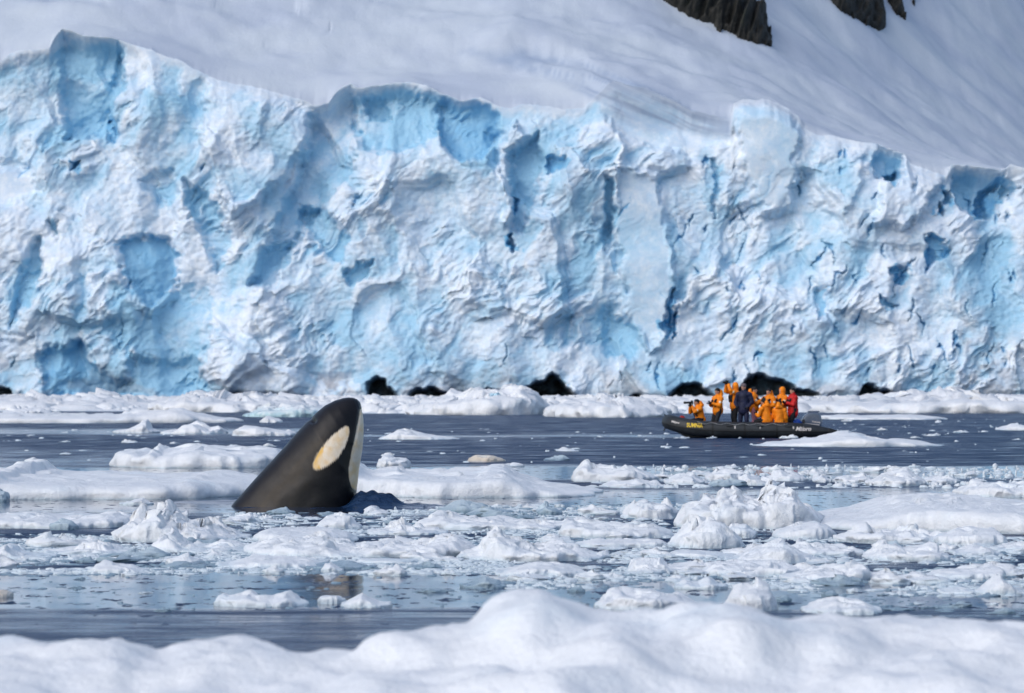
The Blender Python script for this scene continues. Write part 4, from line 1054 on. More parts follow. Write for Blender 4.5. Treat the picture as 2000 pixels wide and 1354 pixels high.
    brown = np.exp(-((cape - 6) / 26) ** 2) * sstep(815, 880, py) * (0.5 + 0.5 * sstep(-0.4, 0.5, fbm2(px / 22, py / 22, 3, 15)))
    line = np.exp(-((cape + 2) / 3.0) ** 2) * sstep(835, 870, py) * 0.9
    grey = sstep(10, -30, cape) * 0.45
    col = np.zeros((len(px) + 2, 4))
    col[:-2, 0] = white; col[:-2, 1] = yel * white; col[:-2, 2] = np.clip(brown + line, 0, 1) * (1 - white); col[:-2, 3] = grey
    add_attr(me, 'skin', col)
    m = NT('orca_skin')
    tc = m.new('ShaderNodeTexCoord').outputs['Object']
    A = m.new('ShaderNodeAttribute', attribute_name='skin')
    sep = m.new('ShaderNodeSeparateColor'); m.link(A.outputs['Color'], sep.inputs[0])
    blk = m.mix(m.ramp(m.noise(5, 5, 0.6, tc), 0.35, 0.7), (0.005, 0.0055, 0.007), (0.010, 0.010, 0.012))
    c = m.mix(A.outputs['Alpha'], blk, (0.020, 0.017, 0.018))
    c = m.mix(m.math('MULTIPLY', sep.outputs[2], 0.8), c, (0.026, 0.018, 0.010))
    wcol = m.mix(m.ramp(m.noise(14, 4, 0.6, tc), 0.3, 0.7), (0.80, 0.67, 0.50), (0.88, 0.77, 0.62))
    wcol = m.mix(sep.outputs[1], wcol, (0.80, 0.46, 0.06))
    c = m.mix(sep.outputs[0], c, wcol)
    m.link(c, m.p.inputs['Base Color'])
    m.link(m.ramp(m.noise(7, 4, 0.6, tc), 0.3, 0.75, 0.32, 0.5), m.p.inputs['Roughness'])
    m.p.inputs['Specular IOR Level'].default_value = 0.15
    m.p.inputs['Coat Weight'].default_value = 0.22
    m.p.inputs['Coat Roughness'].default_value = 0.28
    m.bump(m.noise(11, 5, 0.62, tc), 0.5, 0.012)
    obj('orca', me, m.mat, loc=((ox - 1000) * OM, OD + 0.05, 0.0),
        label='black orca with yellowish white eye patch and chin, head raised upright out of the water', category='orca')
build_orca()
tick('orca')
# ------------------------------------------------------------------ inflatable boat
ZD = depth_of_row(856)
ZM = ZD / F
ZX = (1465 - 1000) * ZM
def bp(px, py):
    """photo pixel -> boat coordinates (x along the boat, z up)"""
    return (px - 1465) * ZM, (856 - py) * ZM
MAT['tube'] = simple_mat('dark_rubber', (0.022, 0.026, 0.030), 0.50, 0.4, 0.25, 2.0, 0.004, 18)
MAT['tube2'] = simple_mat('worn_rubber', (0.012, 0.013, 0.014), 0.6, 0.4, 0.2, 3.0)
MAT['yellow'] = simple_mat('yellow_print', (0.75, 0.50, 0.015), 0.5, 0.4, 0.05)
MAT['white_print'] = simple_mat('white_print', (0.62, 0.58, 0.55), 0.5, 0.4, 0.05)
MAT['cowl'] = simple_mat('motor_paint', (0.085, 0.115, 0.175), 0.25, 0.5, 0.1, 4.0, coat=0.5)
MAT['black'] = simple_mat('black_plastic', (0.010, 0.010, 0.011), 0.4, 0.5, 0.2)
MAT['rope'] = simple_mat('grey_rope', (0.30, 0.31, 0.32), 0.8, 0.3, 0.15)
MAT['red'] = simple_mat('red_bag', (0.42, 0.025, 0.02), 0.6, 0.3, 0.15)
MAT['bluebag'] = simple_mat('blue_bag', (0.01, 0.05, 0.28), 0.6, 0.3, 0.15)
MAT['alu'] = simple_mat('aluminium', (0.32, 0.34, 0.36), 0.4, 0.5, 0.1, metal=0.6)
MAT['pad'] = simple_mat('pale_patch', (0.62, 0.64, 0.68), 0.6, 0.4, 0.08)

def tube_mesh(name, path, rad, seg=28, cap=True):
    """round tube along a path; rad one number per point"""
    P = np.array(path, float); n = len(P); R = np.broadcast_to(np.array(rad, float), (n,))
    T = np.gradient(P, axis=0); T /= np.linalg.norm(T, axis=1)[:, None] + 1e-9
    up = np.array([0, 0, 1.0]); V = []
    prev = None
    for i in range(n):
        s = np.cross(T[i], up if prev is None else prev)
        if prev is None:
            if np.linalg.norm(s) < 1e-3: s = np.cross(T[i], [1.0, 0, 0])
            s /= np.linalg.norm(s); b = np.cross(s, T[i])
        else:
            b = prev - T[i] * (prev @ T[i]); b /= np.linalg.norm(b); s = np.cross(T[i], b)
        prev = b
        a = np.linspace(0, 2 * np.pi, seg, endpoint=False)
        V.append(P[i] + R[i] * (np.cos(a)[:, None] * s + np.sin(a)[:, None] * b))
    V = np.concatenate(V)
    faces = [tuple(f) for f in grid_faces(seg, n, True).tolist()]
    if cap:
        faces.append(tuple(range(seg))[::-1]); faces.append(tuple((n - 1) * seg + i for i in range(seg)))
    return mesh_from(name, V, faces)

def box_mesh(name, sx, sy, sz, bev=0.02, z0=0.0, taper=1.0):
    bm = bmesh.new()
    bmesh.ops.create_cube(bm, size=1)
    for v in bm.verts:
        k = taper if v.co.z > 0 else 1
        v.co = Vector((v.co.x * sx * k, v.co.y * sy * k, (v.co.z + 0.5) * sz + z0))
    bmesh.ops.bevel(bm, geom=list(bm.edges), offset=bev, segments=2, affect='EDGES', profile=0.5)
    me = bpy.data.meshes.new(name); bm.to_mesh(me); bm.free()
    return me

def spline(pts, n):
    """smooth path through points (Catmull-Rom), any number of columns"""
    P = np.array(pts, float); P = np.concatenate([[2 * P[0] - P[1]], P, [2 * P[-1] - P[-2]]])
    out = []
    m = len(P) - 3
    for i in range(m):
        t = np.linspace(0, 1, n, endpoint=(i == m - 1))[:, None]
        a, b, c, d = P[i:i + 4]
        out.append(0.5 * (2 * b + (c - a) * t + (2 * a - 5 * b + 4 * c - d) * t ** 2 + (3 * b - a - 3 * c + d) * t ** 3))
    return np.concatenate(out)

def text_mesh(txt, size, shear=0.0):
    cu = bpy.data.curves.new('lettering', 'FONT'); cu.body = txt; cu.size = size; cu.shear = shear; cu.resolution_u = 3; cu.offset = 0.006 * size / 0.2
    o = bpy.data.objects.new('lettering_tmp', cu); COL.objects.link(o)
    dg = bpy.context.evaluated_depsgraph_get(); dg.update()
    me = bpy.data.meshes.new_from_object(o.evaluated_get(dg))
    bpy.data.objects.remove(o); bpy.data.curves.remove(cu)
    bm = bmesh.new(); bm.from_mesh(me)
    bmesh.ops.triangulate(bm, faces=bm.faces)
    bmesh.ops.subdivide_edges(bm, edges=bm.edges, cuts=1)
    bm.to_mesh(me); bm.free()
    return me

boat = empty('inflatable_boat', (ZX, ZD + 1.05, 0.0), label='dark grey inflatable boat with yellow lettering, carrying people in orange jackets', category='boat')
# half path of the buoyancy tube: x, y, z, radius
HP = [(3.16, -0.98, 0.235, 0.03), (2.95, -0.98, 0.24, 0.085), (2.55, -0.99, 0.255, 0.175), (2.1, -1.0, 0.27, 0.24), (1.5, -1.0, 0.28, 0.275), (0.6, -1.0, 0.285, 0.285), (-0.5, -1.0, 0.29, 0.287),
      (-1.4, -0.98, 0.315, 0.287), (-2.0, -0.88, 0.37, 0.285), (-2.45, -0.66, 0.455, 0.28), (-2.74, -0.36, 0.535, 0.272), (-2.86, 0.0, 0.575, 0.27)]
half = spline(HP, 9)
full = np.concatenate([half, (half[::-1] * np.array([1, -1, 1, 1]))[1:]])
TUBE = half
def near_tube(x):
    """centre y, z and radius of the near tube at boat x"""
    o = np.argsort(TUBE[:, 0]); t = TUBE[o]
    return [float(np.interp(x, t[:, 0], t[:, k])) for k in (1, 2, 3)]
tub = obj('tube', tube_mesh('tube', full[:, :3], full[:, 3], 36), MAT['tube'], boat)
from mathutils.bvhtree import BVHTree
TBVH = BVHTree.FromPolygons([v.co.copy() for v in tub.data.vertices], [tuple(p.vertices) for p in tub.data.polygons])
# cone caps, rubbing strake, floor, keel, transom
for sgn in (-1, 1):
    cp = spline([(3.20, sgn * 0.98, 0.234, 0.02), (3.04, sgn * 0.98, 0.237, 0.063), (2.80, sgn * 0.985, 0.245, 0.122)], 5)
    obj('cone_cap', tube_mesh('cone_cap', cp[:, :3], cp[:, 3] + 0.006, 20), MAT['tube2'], boat)
    st = full if sgn < 0 else full * np.array([1, -1, 1, 1])
    hs_ = half * np.array([1, -sgn, 1, 1]) if sgn > 0 else half
    yy = -1 if sgn < 0 else 1
    P = np.stack([half[8:, 0] - 0.0, yy * np.abs(half[8:, 1] - 0) , half[8:, 2]], -1)
    Tn = np.gradient(P[:, :2], axis=0); nrm = np.stack([Tn[:, 1], -Tn[:, 0]], -1); nrm /= np.linalg.norm(nrm, axis=1)[:, None] + 1e-9
    if sgn > 0: nrm = -nrm
    nrm = np.where((nrm[:, 1] * yy < -0.01)[:, None], -nrm, nrm)
    P[:, :2] += nrm * (half[8:, 3] * 0.99)[:, None]; P[:, 2] -= half[8:, 3] * 0.12
    obj('rubbing_strake', tube_mesh('rubbing_strake', P, 0.022, 10), MAT['tube2'], boat)
hull = spline([(2.0, 0, 0.0, 0), (0, 0, -0.08, 0), (-1.6, 0, -0.02, 0), (-2.3, 0, 0.15, 0), (-2.75, 0, 0.42, 0)], 8)
hv = []; wd = np.interp(hull[:, 0], [-2.75, -2.3, -1.6, 0, 2], [0.12, 0.45, 0.75, 0.85, 0.85])
for p, w in zip(hull, wd): hv += [(p[0], -w, p[2] + 0.18), (p[0], 0, p[2] - 0.10), (p[0], w, p[2] + 0.18), (p[0], 0, p[2] + 0.2)]
hf = []
nh = len(hull)
for i in range(nh - 1):
    for k in range(4): hf.append((i * 4 + k, i * 4 + (k + 1) % 4, (i + 1) * 4 + (k + 1) % 4, (i + 1) * 4 + k))
hf += [(3, 2, 1, 0), tuple((nh - 1) * 4 + k for k in range(4))]
obj('floor', mesh_from('floor', hv, hf, False), MAT['alu'], boat)
o = obj('transom', box_mesh('transom', 0.07, 1.5, 0.62, 0.015), MAT['black'], boat, (1.95, 0, 0.05))
# panel seams (fabric bands), grab handles, valves, D rings
def ring_part(name, x, w, mat, extra=0.004):
    cy, cz, r = near_tube(x)
    a = np.linspace(0, 2 * np.pi, 36, endpoint=False)
    V = []
    for xx in (x - w, x + w):
        for t in a: V.append((xx, cy + (r + extra) * math.cos(t), cz + (r + extra) * math.sin(t)))
    return obj(name, mesh_from(name, V, [(i, (i + 1) % 36, 36 + (i + 1) % 36, 36 + i) for i in range(36)]), MAT[mat], boat)
for x in (-1.35, -0.2, 0.95, 1.85):
    ring_part('seam_band', x, 0.035, 'tube2')
def surf(x, ang):
    cy, cz, r = near_tube(x)
    return np.array([x, cy - r * math.cos(ang), cz + r * math.sin(ang)])
for x in (-1.75, -0.75, 0.35, 1.35):
    pts = spline([surf(x - 0.12, 0.55) - [0, 0.0, 0], surf(x - 0.06, 0.5) - [0, 0.035, 0], surf(x + 0.06, 0.5) - [0, 0.035, 0], surf(x + 0.12, 0.55)], 5)
    obj('grab_handle', tube_mesh('grab_handle', pts, 0.013, 8), MAT['tube2'], boat)
for px in (1435, 1484, 1549):
    x = bp(px, 0)[0]; q = surf(x, 0.35)
    me = box_mesh('ring_patch', 0.05, 0.03, 0.10, 0.012)
    obj('ring_patch', me, MAT['white_print'], boat, tuple(q - [0, 0, 0.05]))
rp = []
for i in range(13):
    x = -1.9 + i * 0.27
    q = surf(x, 0.95 + (0.0 if i % 2 == 0 else -0.28)); rp.append(q - np.array([0, 0.012, -0.006]))
obj('lifeline', tube_mesh('lifeline', spline(rp, 5), 0.010, 6), MAT['rope'], boat)
def lettering(txt, px, py, wpx, mat, shear=0.0, hscale=1.0, slope=0.0):
    me = text_mesh(txt, 0.2, shear)
    co = np.empty(len(me.vertices) * 3); me.vertices.foreach_get('co', co); co = co.reshape(-1, 3)
    w = co[:, 0].max() - co[:, 0].min()
    k = wpx * ZM / w
    x0, zc = bp(px, py)
    xx = x0 + (co[:, 0] - co[:, 0].min()) * k; zz = zc + (co[:, 1] - 0.07) * k * hscale - slope * (xx - x0)
    out = []
    for a, b in zip(xx, zz):
        hit = TBVH.ray_cast(Vector((a, -5, b)), Vector((0, 1, 0)))
        y = hit[0].y if hit[0] is not None else near_tube(a)[0]
        out.append((a, y - 0.008, b))
    me.vertices.foreach_set('co', np.array(out, dtype=np.float32).ravel()); me.update()
    me.name = 'lettering'
    return obj('lettering', me, MAT[mat], boat)
lettering('SUMNIA', 1341, 830.0, 31, 'yellow', 0.1, 1.35, 0.04)
lettering('Milpro', 1553, 837.5, 31, 'white_print', 0.35, 0.95)
lettering('Milpro', 1312, 823.0, 15, 'white_print', 0.3, 1.0, 0.22)
# bow line handle and painter
obj('bow_handle', tube_mesh('bow_handle', spline([(-2.98, -0.14, 0.78), (-3.02, -0.07, 0.83), (-3.02, 0.07, 0.83), (-2.98, 0.14, 0.78)], 5), 0.018, 8), MAT['tube2'], boat)
obj('bow_ring', tube_mesh('bow_ring', spline([(-3.0, -0.05, 0.36), (-3.05, -0.03, 0.27), (-3.05, 0.03, 0.27), (-3.0, 0.05, 0.36)], 5), 0.02, 8), MAT['black'], boat)

# outboard motor: clamped to the transom, lifts off -> its own thing
mot = empty('outboard_motor', (ZX + 2.25, ZD + 1.05, 0.45), label='dark blue-grey outboard motor clamped to the boat\'s transom', category='motor')
prof = [(-0.40, 0.02), (-0.36, 0.16), (-0.27, 0.32), (-0.17, 0.42), (-0.05, 0.475), (0.12, 0.49), (0.25, 0.475), (0.33, 0.42), (0.385, 0.30), (0.41, 0.14), (0.41, 0.0), (0.30, -0.08), (-0.25, -0.02)]
pp = np.array(prof)
rings = []
for yv, sc_ in ((-0.235, 0.80), (-0.225, 0.90), (-0.19, 0.975), (-0.10, 1.0), (0.0, 1.005), (0.10, 1.0), (0.19, 0.975), (0.225, 0.90), (0.235, 0.80)):
    c0 = pp.mean(0)
    q = c0 + (pp - c0) * sc_
    rings.append(np.stack([q[:, 0], np.full(len(q), yv), q[:, 1]], -1))
V = np.concatenate(rings); k = len(prof)
fc = [tuple(f) for f in grid_faces(k, len(rings), True).tolist()] + [tuple(range(k))[::-1], tuple((len(rings) - 1) * k + i for i in range(k))]
cowl = obj('cowling', mesh_from('cowling', V, fc), MAT['cowl'], mot)
md = cowl.modifiers.new('soft', 'SUBSURF'); md.levels = 1; md.render_levels = 1
obj('air_intake', box_mesh('air_intake', 0.42, 0.26, 0.05, 0.02, 0.47), MAT['cowl'], cowl, (0.10, 0, 0.0))
t = text_mesh('YAMAHA', 0.075); t.name = 'lettering'
tl = obj('lettering', t, MAT['white_print'], cowl, (0.02, -0.2385, 0.115)); tl.rotation_euler = (math.pi / 2, 0.12, 0)
obj('stripe', box_mesh('stripe', 0.55, 0.008, 0.022, 0.003), MAT['white_print'], cowl, (0.03, -0.239, 0.035)).rotation_euler = (0, 0.12, 0)
obj('midsection', box_mesh('midsection', 0.24, 0.20, 0.75, 0.05, -0.80), MAT['cowl'], mot, (0.1, 0, 0))
obj('clamp_bracket', box_mesh('clamp_bracket', 0.24, 0.30, 0.30, 0.03, -0.18), MAT['black'], mot, (-0.22, 0, 0))
obj('tiller', tube_mesh('tiller', [(-0.32, -0.05, 0.08), (-0.55, -0.08, 0.13), (-0.85, -0.12, 0.15)], 0.028, 10), MAT['black'], mot)
pr = [(0.1, 0, -0.95)]
obj('gearcase', tube_mesh('gearcase', [(-0.22, 0, -0.86), (-0.1, 0, -0.86), (0.15, 0, -0.86), (0.36, 0, -0.86)], [0.02, 0.08, 0.08, 0.05], 12), MAT['cowl'], mot)

# bags in the boat
def bag(name, px, py, sx, sy, sz, mat, label, y=0.0):
    x, z = bp(px, py)
    P, fcs = ice_shape(sx, sy, lambda q: sz * (1 - 0.5 * (q / sx) ** 2), 77 + int(px), 0.02, 40, 8, 0.2, 0.05, 0.7, 0.9, 0.0, 0.2)
    obj(name, mesh_from(name, P, fcs), MAT[mat], loc=(ZX + x, ZD + 1.05 + y, z), label=label, category='bag')
bag('dry_bag', 1334, 818, 0.10, 0.14, 0.11, 'red', 'small red dry bag lying on the boat\'s bow', -0.35)
bag('dry_bag', 1560, 832, 0.17, 0.2, 0.24, 'bluebag', 'bright blue bag at the feet of the person in red', -0.35)
tick('boat')

# ------------------------------------------------------------------ people
MAT['orange'] = simple_mat('orange_parka', (0.90, 0.245, 0.006), 0.65, 0.3, 0.16, 5.0, 0.01, 14)
MAT['redparka'] = simple_mat('red_parka', (0.55, 0.014, 0.014), 0.6, 0.3, 0.2, 5.0, 0.01, 14)
MAT['navy'] = simple_mat('navy_suit', (0.010, 0.014, 0.045), 0.6, 0.3, 0.25, 5.0, 0.01, 14)
MAT['darkcloth'] = simple_mat('black_cloth', (0.010, 0.012, 0.016), 0.7, 0.3, 0.25, 5.0, 0.008, 14)
MAT['pinkcloth'] = simple_mat('pink_trousers', (0.75, 0.32, 0.40), 0.7, 0.3, 0.12, 5.0, 0.008, 14)
MAT['skin'] = simple_mat('skin', (0.48, 0.27, 0.19), 0.5, 0.4, 0.08, 9.0)
MAT['greyhair'] = simple_mat('grey_hair', (0.16, 0.13, 0.14), 0.8, 0.2, 0.25, 30.0)
MAT['darkhair'] = simple_mat('dark_hair', (0.016, 0.012, 0.010), 0.7, 0.3, 0.2, 30.0)
MAT['patch'] = simple_mat('pale_badge', (0.85, 0.74, 0.55), 0.5, 0.4, 0.05)
MAT['glove'] = simple_mat('pale_blue_glove', (0.30, 0.55, 0.66), 0.7, 0.3, 0.1)
MAT['lens'] = simple_mat('camera_black', (0.008, 0.008, 0.009), 0.35, 0.5, 0.1)
MAT['lenswhite'] = simple_mat('camera_pale', (0.45, 0.46, 0.55), 0.4, 0.5, 0.1)

def capsule(p0, p1, r0, r1, sg=14):
    """tapered capsule as (verts, faces)"""
    p0, p1 = np.array(p0, float), np.array(p1, float)
    d = p1 - p0; L = np.linalg.norm(d)
    d = d / L if L > 1e-6 else np.array([0, 0, 1.0])
    s = np.cross(d, [0, 0, 1.0]); s = np.cross(d, [1.0, 0, 0]) if np.linalg.norm(s) < 1e-3 else s
    s /= np.linalg.norm(s); b = np.cross(s, d)
    a = np.linspace(0, 2 * np.pi, sg, endpoint=False)
    rows = []
    for t in np.linspace(-math.pi / 2 + 0.25, 0, 4): rows.append((p0 + d * r0 * math.sin(t), r0 * math.cos(t)))
    for t in np.linspace(0, math.pi / 2 - 0.25, 4): rows.append((p1 + d * r1 * math.sin(t), r1 * math.cos(t)))
    V = np.concatenate([c + r * (np.cos(a)[:, None] * s + np.sin(a)[:, None] * b) for c, r in rows])
    n = len(rows)
    Fc = [tuple(f) for f in grid_faces(sg, n, True).tolist()] + [tuple(range(sg))[::-1], tuple((n - 1) * sg + i for i in range(sg))]
    return V, Fc

def fuse(name, caps, voxel=0.016, smooth=4, ell=()):
    """melt capsules (p0,p1,r0,r1) and ellipsoids (centre, radii, 3x3 axes) into one continuous surface"""
    V, Fc, n = [], [], 0
    for c in caps:
        v, f = capsule(*c); V.append(v); Fc += [tuple(i + n for i in q) for q in f]; n += len(v)
    for cen, rad, ax in ell:
        v, f = capsule((0, 0, -1e-4), (0, 0, 1e-4), 1, 1, 20)
        v = (v * np.array(rad)) @ np.array(ax).T + np.array(cen)
        V.append(v); Fc += [tuple(i + n for i in q) for q in f]; n += len(v)
    me = mesh_from(name, np.concatenate(V), Fc)
    o = bpy.data.objects.new('tmp', me); COL.objects.link(o)
    r = o.modifiers.new('r', 'REMESH'); r.mode = 'VOXEL'; r.voxel_size = voxel; r.use_smooth_shade = True
    s = o.modifiers.new('s', 'SMOOTH'); s.iterations = smooth; s.factor = 0.5
    dg = bpy.context.evaluated_depsgraph_get(); dg.update()
    res = bpy.data.meshes.new_from_object(o.evaluated_get(dg))
    bpy.data.objects.remove(o); bpy.data.meshes.remove(me)
    res.name = name
    return res

def ik(a, b, l1, l2, hint):
    """middle joint of a two-bone limb from a to b, bending towards hint"""
    a, b, hint = np.array(a, float), np.array(b, float), np.array(hint, float)
    d = b - a; L = np.linalg.norm(d); L = max(L, 1e-4)
    if L > (l1 + l2) * 0.995: b = a + d / L * (l1 + l2) * 0.995; d = b - a; L = np.linalg.norm(d)
    x = (l1 * l1 - l2 * l2 + L * L) / (2 * L); h = math.sqrt(max(l1 * l1 - x * x, 0))
    u = d / L; n = hint - u * (hint @ u); n /= np.linalg.norm(n) + 1e-9
    return a + u * x + n * h, b

def person(px, head_py, y, yaw, label, H=1.74, jacket='orange', trousers='darkcloth', lean=0.0, seat=None, hands=None, hat='darkcloth',
           hood='down', hips_px=None, vest=True, glove='darkcloth', head_pitch=0.0, head_yaw=0.0, feet_spread=0.14, long_coat=0.0):
    """yaw: facing direction, degrees from +x counter-clockwise (seen from above); y: depth inside the boat.
    head_py: photo row of the top of the head; seat: hip height when sitting, else standing.
    hands: two targets relative to the chest (forward, side, up)."""
    hx, hz = bp(px, head_py)
    k = H / 1.74
    fw = np.array([math.cos(math.radians(yaw)), math.sin(math.radians(yaw)), 0.0]); sd = np.array([-fw[1], fw[0], 0.0]); up = np.array([0, 0, 1.0])
    tors = (up * math.cos(lean) + fw * math.sin(lean))
    headtop = np.array([hx, y, hz])
    head = headtop - up * 0.115 * k
    neck = head - tors * 0.17 * k - fw * 0.02
    hips = neck - tors * 0.50 * k
    floor = 0.14
    chest = neck - tors * 0.16 * k
    sh = [neck - tors * 0.07 * k + sd * s * 0.19 * k for s in (1, -1)]
    hp = [hips + sd * s * 0.095 * k for s in (1, -1)]
    if seat is None:
        ft = [np.array([hips[0], hips[1], floor + 0.06]) + sd * s * feet_spread + fw * 0.03 * s for s in (1, -1)]
    else:
        ft = [np.array([hips[0], hips[1], floor + 0.06]) + sd * s * feet_spread + fw * seat for s in (1, -1)]
    l1, l2 = 0.43 * k, 0.43 * k
    leg = [ik(h, f, l1, l2, fw + up * 0.2) for h, f in zip(hp, ft)]
    hands = hands or [(0.10, 0.22, -0.48), (0.10, -0.22, -0.48)]
    hd = [chest + fw * a + sd * b + tors * c for a, b, c in hands]
    arm = [ik(s, h, 0.29 * k, 0.26 * k, -up * 0.9 + sd * q * 0.5 - fw * 0.2) for s, h, q in zip(sh, hd, (1, -1))]
    root = empty('person', (ZX, ZD + 1.05, 0.0), label=label, category='person', group='people in the inflatable boat')
    # head orientation
    hf = fw * math.cos(math.radians(head_yaw)) + sd * math.sin(math.radians(head_yaw))
    hf = hf * math.cos(head_pitch) + up * math.sin(head_pitch); hu = np.cross(np.cross(hf, up), hf); hu /= np.linalg.norm(hu); hs2 = np.cross(hu, hf)
    AX = np.stack([hf, hs2, hu], 1)
    # --- body: one continuous surface, head with face, arms, five-fingered hands, legs
    caps = [(neck - tors * 0.02, head - hu * 0.04, 0.055 * k, 0.055 * k), (chest + tors * 0.06, hips + tors * 0.12, 0.125 * k, 0.11 * k), (hips + tors * 0.1, hips, 0.12 * k, 0.13 * k),
            (sh[0], sh[1], 0.06 * k, 0.06 * k)]
    ell = [(head + hu * 0.02, (0.098 * k, 0.078 * k, 0.108 * k), AX), (head + hf * 0.03 - hu * 0.05, (0.062 * k, 0.055 * k, 0.065 * k), AX)]
    nose = head + hf * 0.10 * k - hu * 0.012 * k
    caps += [(nose - hf * 0.02 + hu * 0.03, nose, 0.010, 0.014), (head + hf * 0.085 * k - hu * 0.055 * k + hs2 * 0.018, head + hf * 0.085 * k - hu * 0.055 * k - hs2 * 0.018, 0.010, 0.010)]
    for s in (1, -1):
        caps += [(head + hs2 * s * 0.078 * k + hu * 0.005, head + hs2 * s * 0.084 * k - hu * 0.03, 0.014, 0.012), (head + hf * 0.082 * k + hs2 * s * 0.03 + hu * 0.03, head + hf * 0.078 * k + hs2 * s * 0.045 + hu * 0.03, 0.012, 0.010)]
    for i in (0, 1):
        caps += [(hp[i], leg[i][0], 0.082 * k, 0.056 * k), (leg[i][0], leg[i][1] + up * 0.04, 0.055 * k, 0.042 * k), (leg[i][1], leg[i][1] + fw * 0.15, 0.045, 0.04)]
        caps += [(sh[i], arm[i][0], 0.050 * k, 0.042 * k), (arm[i][0], arm[i][1], 0.040 * k, 0.030 * k)]
    res = obj('body', fuse('body', caps, 0.013, 3, ell), MAT['skin'], root)
    # --- gloved hands: palm, four fingers of unequal length, thumb from the side of the palm
    for i in (0, 1):
        w = arm[i][1]; e = arm[i][0]
        d = (w - e) / (np.linalg.norm(w - e) + 1e-9); side = np.cross(d, up); side /= np.linalg.norm(side) + 1e-9; nrm = np.cross(side, d)
        hc = [(w, w + d * 0.06, 0.034, 0.030), (w + d * 0.05 + side * 0.022, w + d * 0.05 - side * 0.022, 0.024, 0.024)]
        for q, (off, ln) in enumerate(((0.033, 0.060), (0.012, 0.075), (-0.010, 0.070), (-0.031, 0.052))):
            b0 = w + d * 0.075 + side * off; b1 = b0 + d * ln * 0.55 + nrm * 0.008; b2 = b1 + d * ln * 0.25 + nrm * ln * 0.5
            hc += [(b0, b1, 0.0115, 0.0105), (b1, b2, 0.0105, 0.0085)]
        t0 = w + d * 0.025 + side * 0.036; t1 = t0 + side * 0.03 + d * 0.03 + nrm * 0.012; t2 = t1 + d * 0.025 + nrm * 0.018
        hc += [(t0, t1, 0.014, 0.012), (t1, t2, 0.012, 0.010)]
        obj('glove', fuse('glove', hc, 0.006, 2), MAT[glove], root)
    # --- trousers with boots
    tc = [(hips + tors * 0.06, hips, 0.150 * k, 0.155 * k)]
    for i in (0, 1):
        tc += [(hp[i], leg[i][0], 0.108 * k, 0.082 * k), (leg[i][0], leg[i][1] + up * 0.05, 0.082 * k, 0.068 * k)]
    obj('trousers', fuse('trousers', tc, 0.02, 3), MAT[trousers], root)
    for i in (0, 1):
        obj('boot', fuse('boot', [(leg[i][1] + up * 0.16, leg[i][1], 0.076, 0.070), (leg[i][1] - up * 0.005, leg[i][1] + fw * 0.17 - up * 0.01, 0.062, 0.052)], 0.018, 3), MAT['darkcloth'], root)
    # --- jacket: chest, skirt, sleeves, collar
    jc = [(chest + tors * 0.05, chest - tors * 0.18, 0.185 * k, 0.182 * k), (chest - tors * 0.18, hips - up * (0.02 + long_coat), 0.182 * k, 0.205 * k),
          (sh[0] - tors * 0.01, sh[1] - tors * 0.01, 0.105 * k, 0.105 * k), (neck, neck + tors * 0.05, 0.10, 0.085)]
    for i in (0, 1):
        wr = arm[i][0] + (arm[i][1] - arm[i][0]) * 0.93
        jc += [(sh[i], arm[i][0], 0.092 * k, 0.078 * k), (arm[i][0], wr, 0.076 * k, 0.056 * k)]
    jm = fuse('jacket', jc, 0.017, 3)
    co = np.empty(len(jm.vertices) * 3); jm.vertices.foreach_get('co', co); co = co.reshape(-1, 3)
    no = np.empty(len(jm.vertices) * 3); jm.vertices.foreach_get('normal', no); no = no.reshape(-1, 3)
    co += no * (0.012 * fbm3(co[:, 0] * 9, co[:, 1] * 9, co[:, 2] * 6, 2, int(px)) )[:, None]
    jm.vertices.foreach_set('co', co.astype(np.float32).ravel()); jm.update()
    jo = obj('jacket', jm, MAT[jacket], root)
    for i in (0, 1):      # pale round badge on each upper sleeve
        q = 0.45 * sh[i] + 0.55 * arm[i][0]; dirn = sd * (1 if i == 0 else -1) * 0.7 + fw * 0.5
        dirn /= np.linalg.norm(dirn); t_ = np.cross(dirn, up); t_ /= np.linalg.norm(t_); u_ = np.cross(t_, dirn)
        if jacket == 'orange':
            v, f = capsule((0, 0, -1e-4), (0, 0, 1e-4), 1, 1, 16)
            v = (v * np.array([0.05, 0.05, 0.016])) @ np.stack([t_, u_, dirn], 0) + q + dirn * 0.082 * k
            obj('badge', mesh_from('badge', v, f), MAT['patch'], jo)
    # --- hood: bunched behind the neck, or worn
    if hood == 'down':
        hc = [(neck - hf * 0.09 + up * 0.04 + sd * 0.08, neck - hf * 0.15 + up * 0.06, 0.07, 0.085), (neck - hf * 0.15 + up * 0.06, neck - hf * 0.09 + up * 0.04 - sd * 0.08, 0.085, 0.07),
              (neck - hf * 0.14 + up * 0.05, head - hf * 0.15 + hu * 0.0, 0.085, 0.075)]
        obj('hood', fuse('hood', hc, 0.018, 3), MAT[jacket], root)
    elif hood == 'up':
        he = [(head - hf * 0.035 + hu * 0.02, (0.125, 0.122, 0.150), AX)]
        obj('hood', fuse('hood', [(neck, head - hf * 0.05, 0.11, 0.11)], 0.018, 3, he), MAT[jacket], root)
    # --- hat or hair
    if hat:
        he = [(head + hu * 0.055 - hf * 0.012, (0.108 * k, 0.092 * k, 0.085 * k), AX)]
        obj('hat' if hat not in ('greyhair', 'darkhair') else 'hair', fuse('hat', [(head - hf * 0.05 + hu * 0.0, head - hf * 0.055 + hu * 0.05, 0.06, 0.07)], 0.014, 3, he), MAT[hat], root)
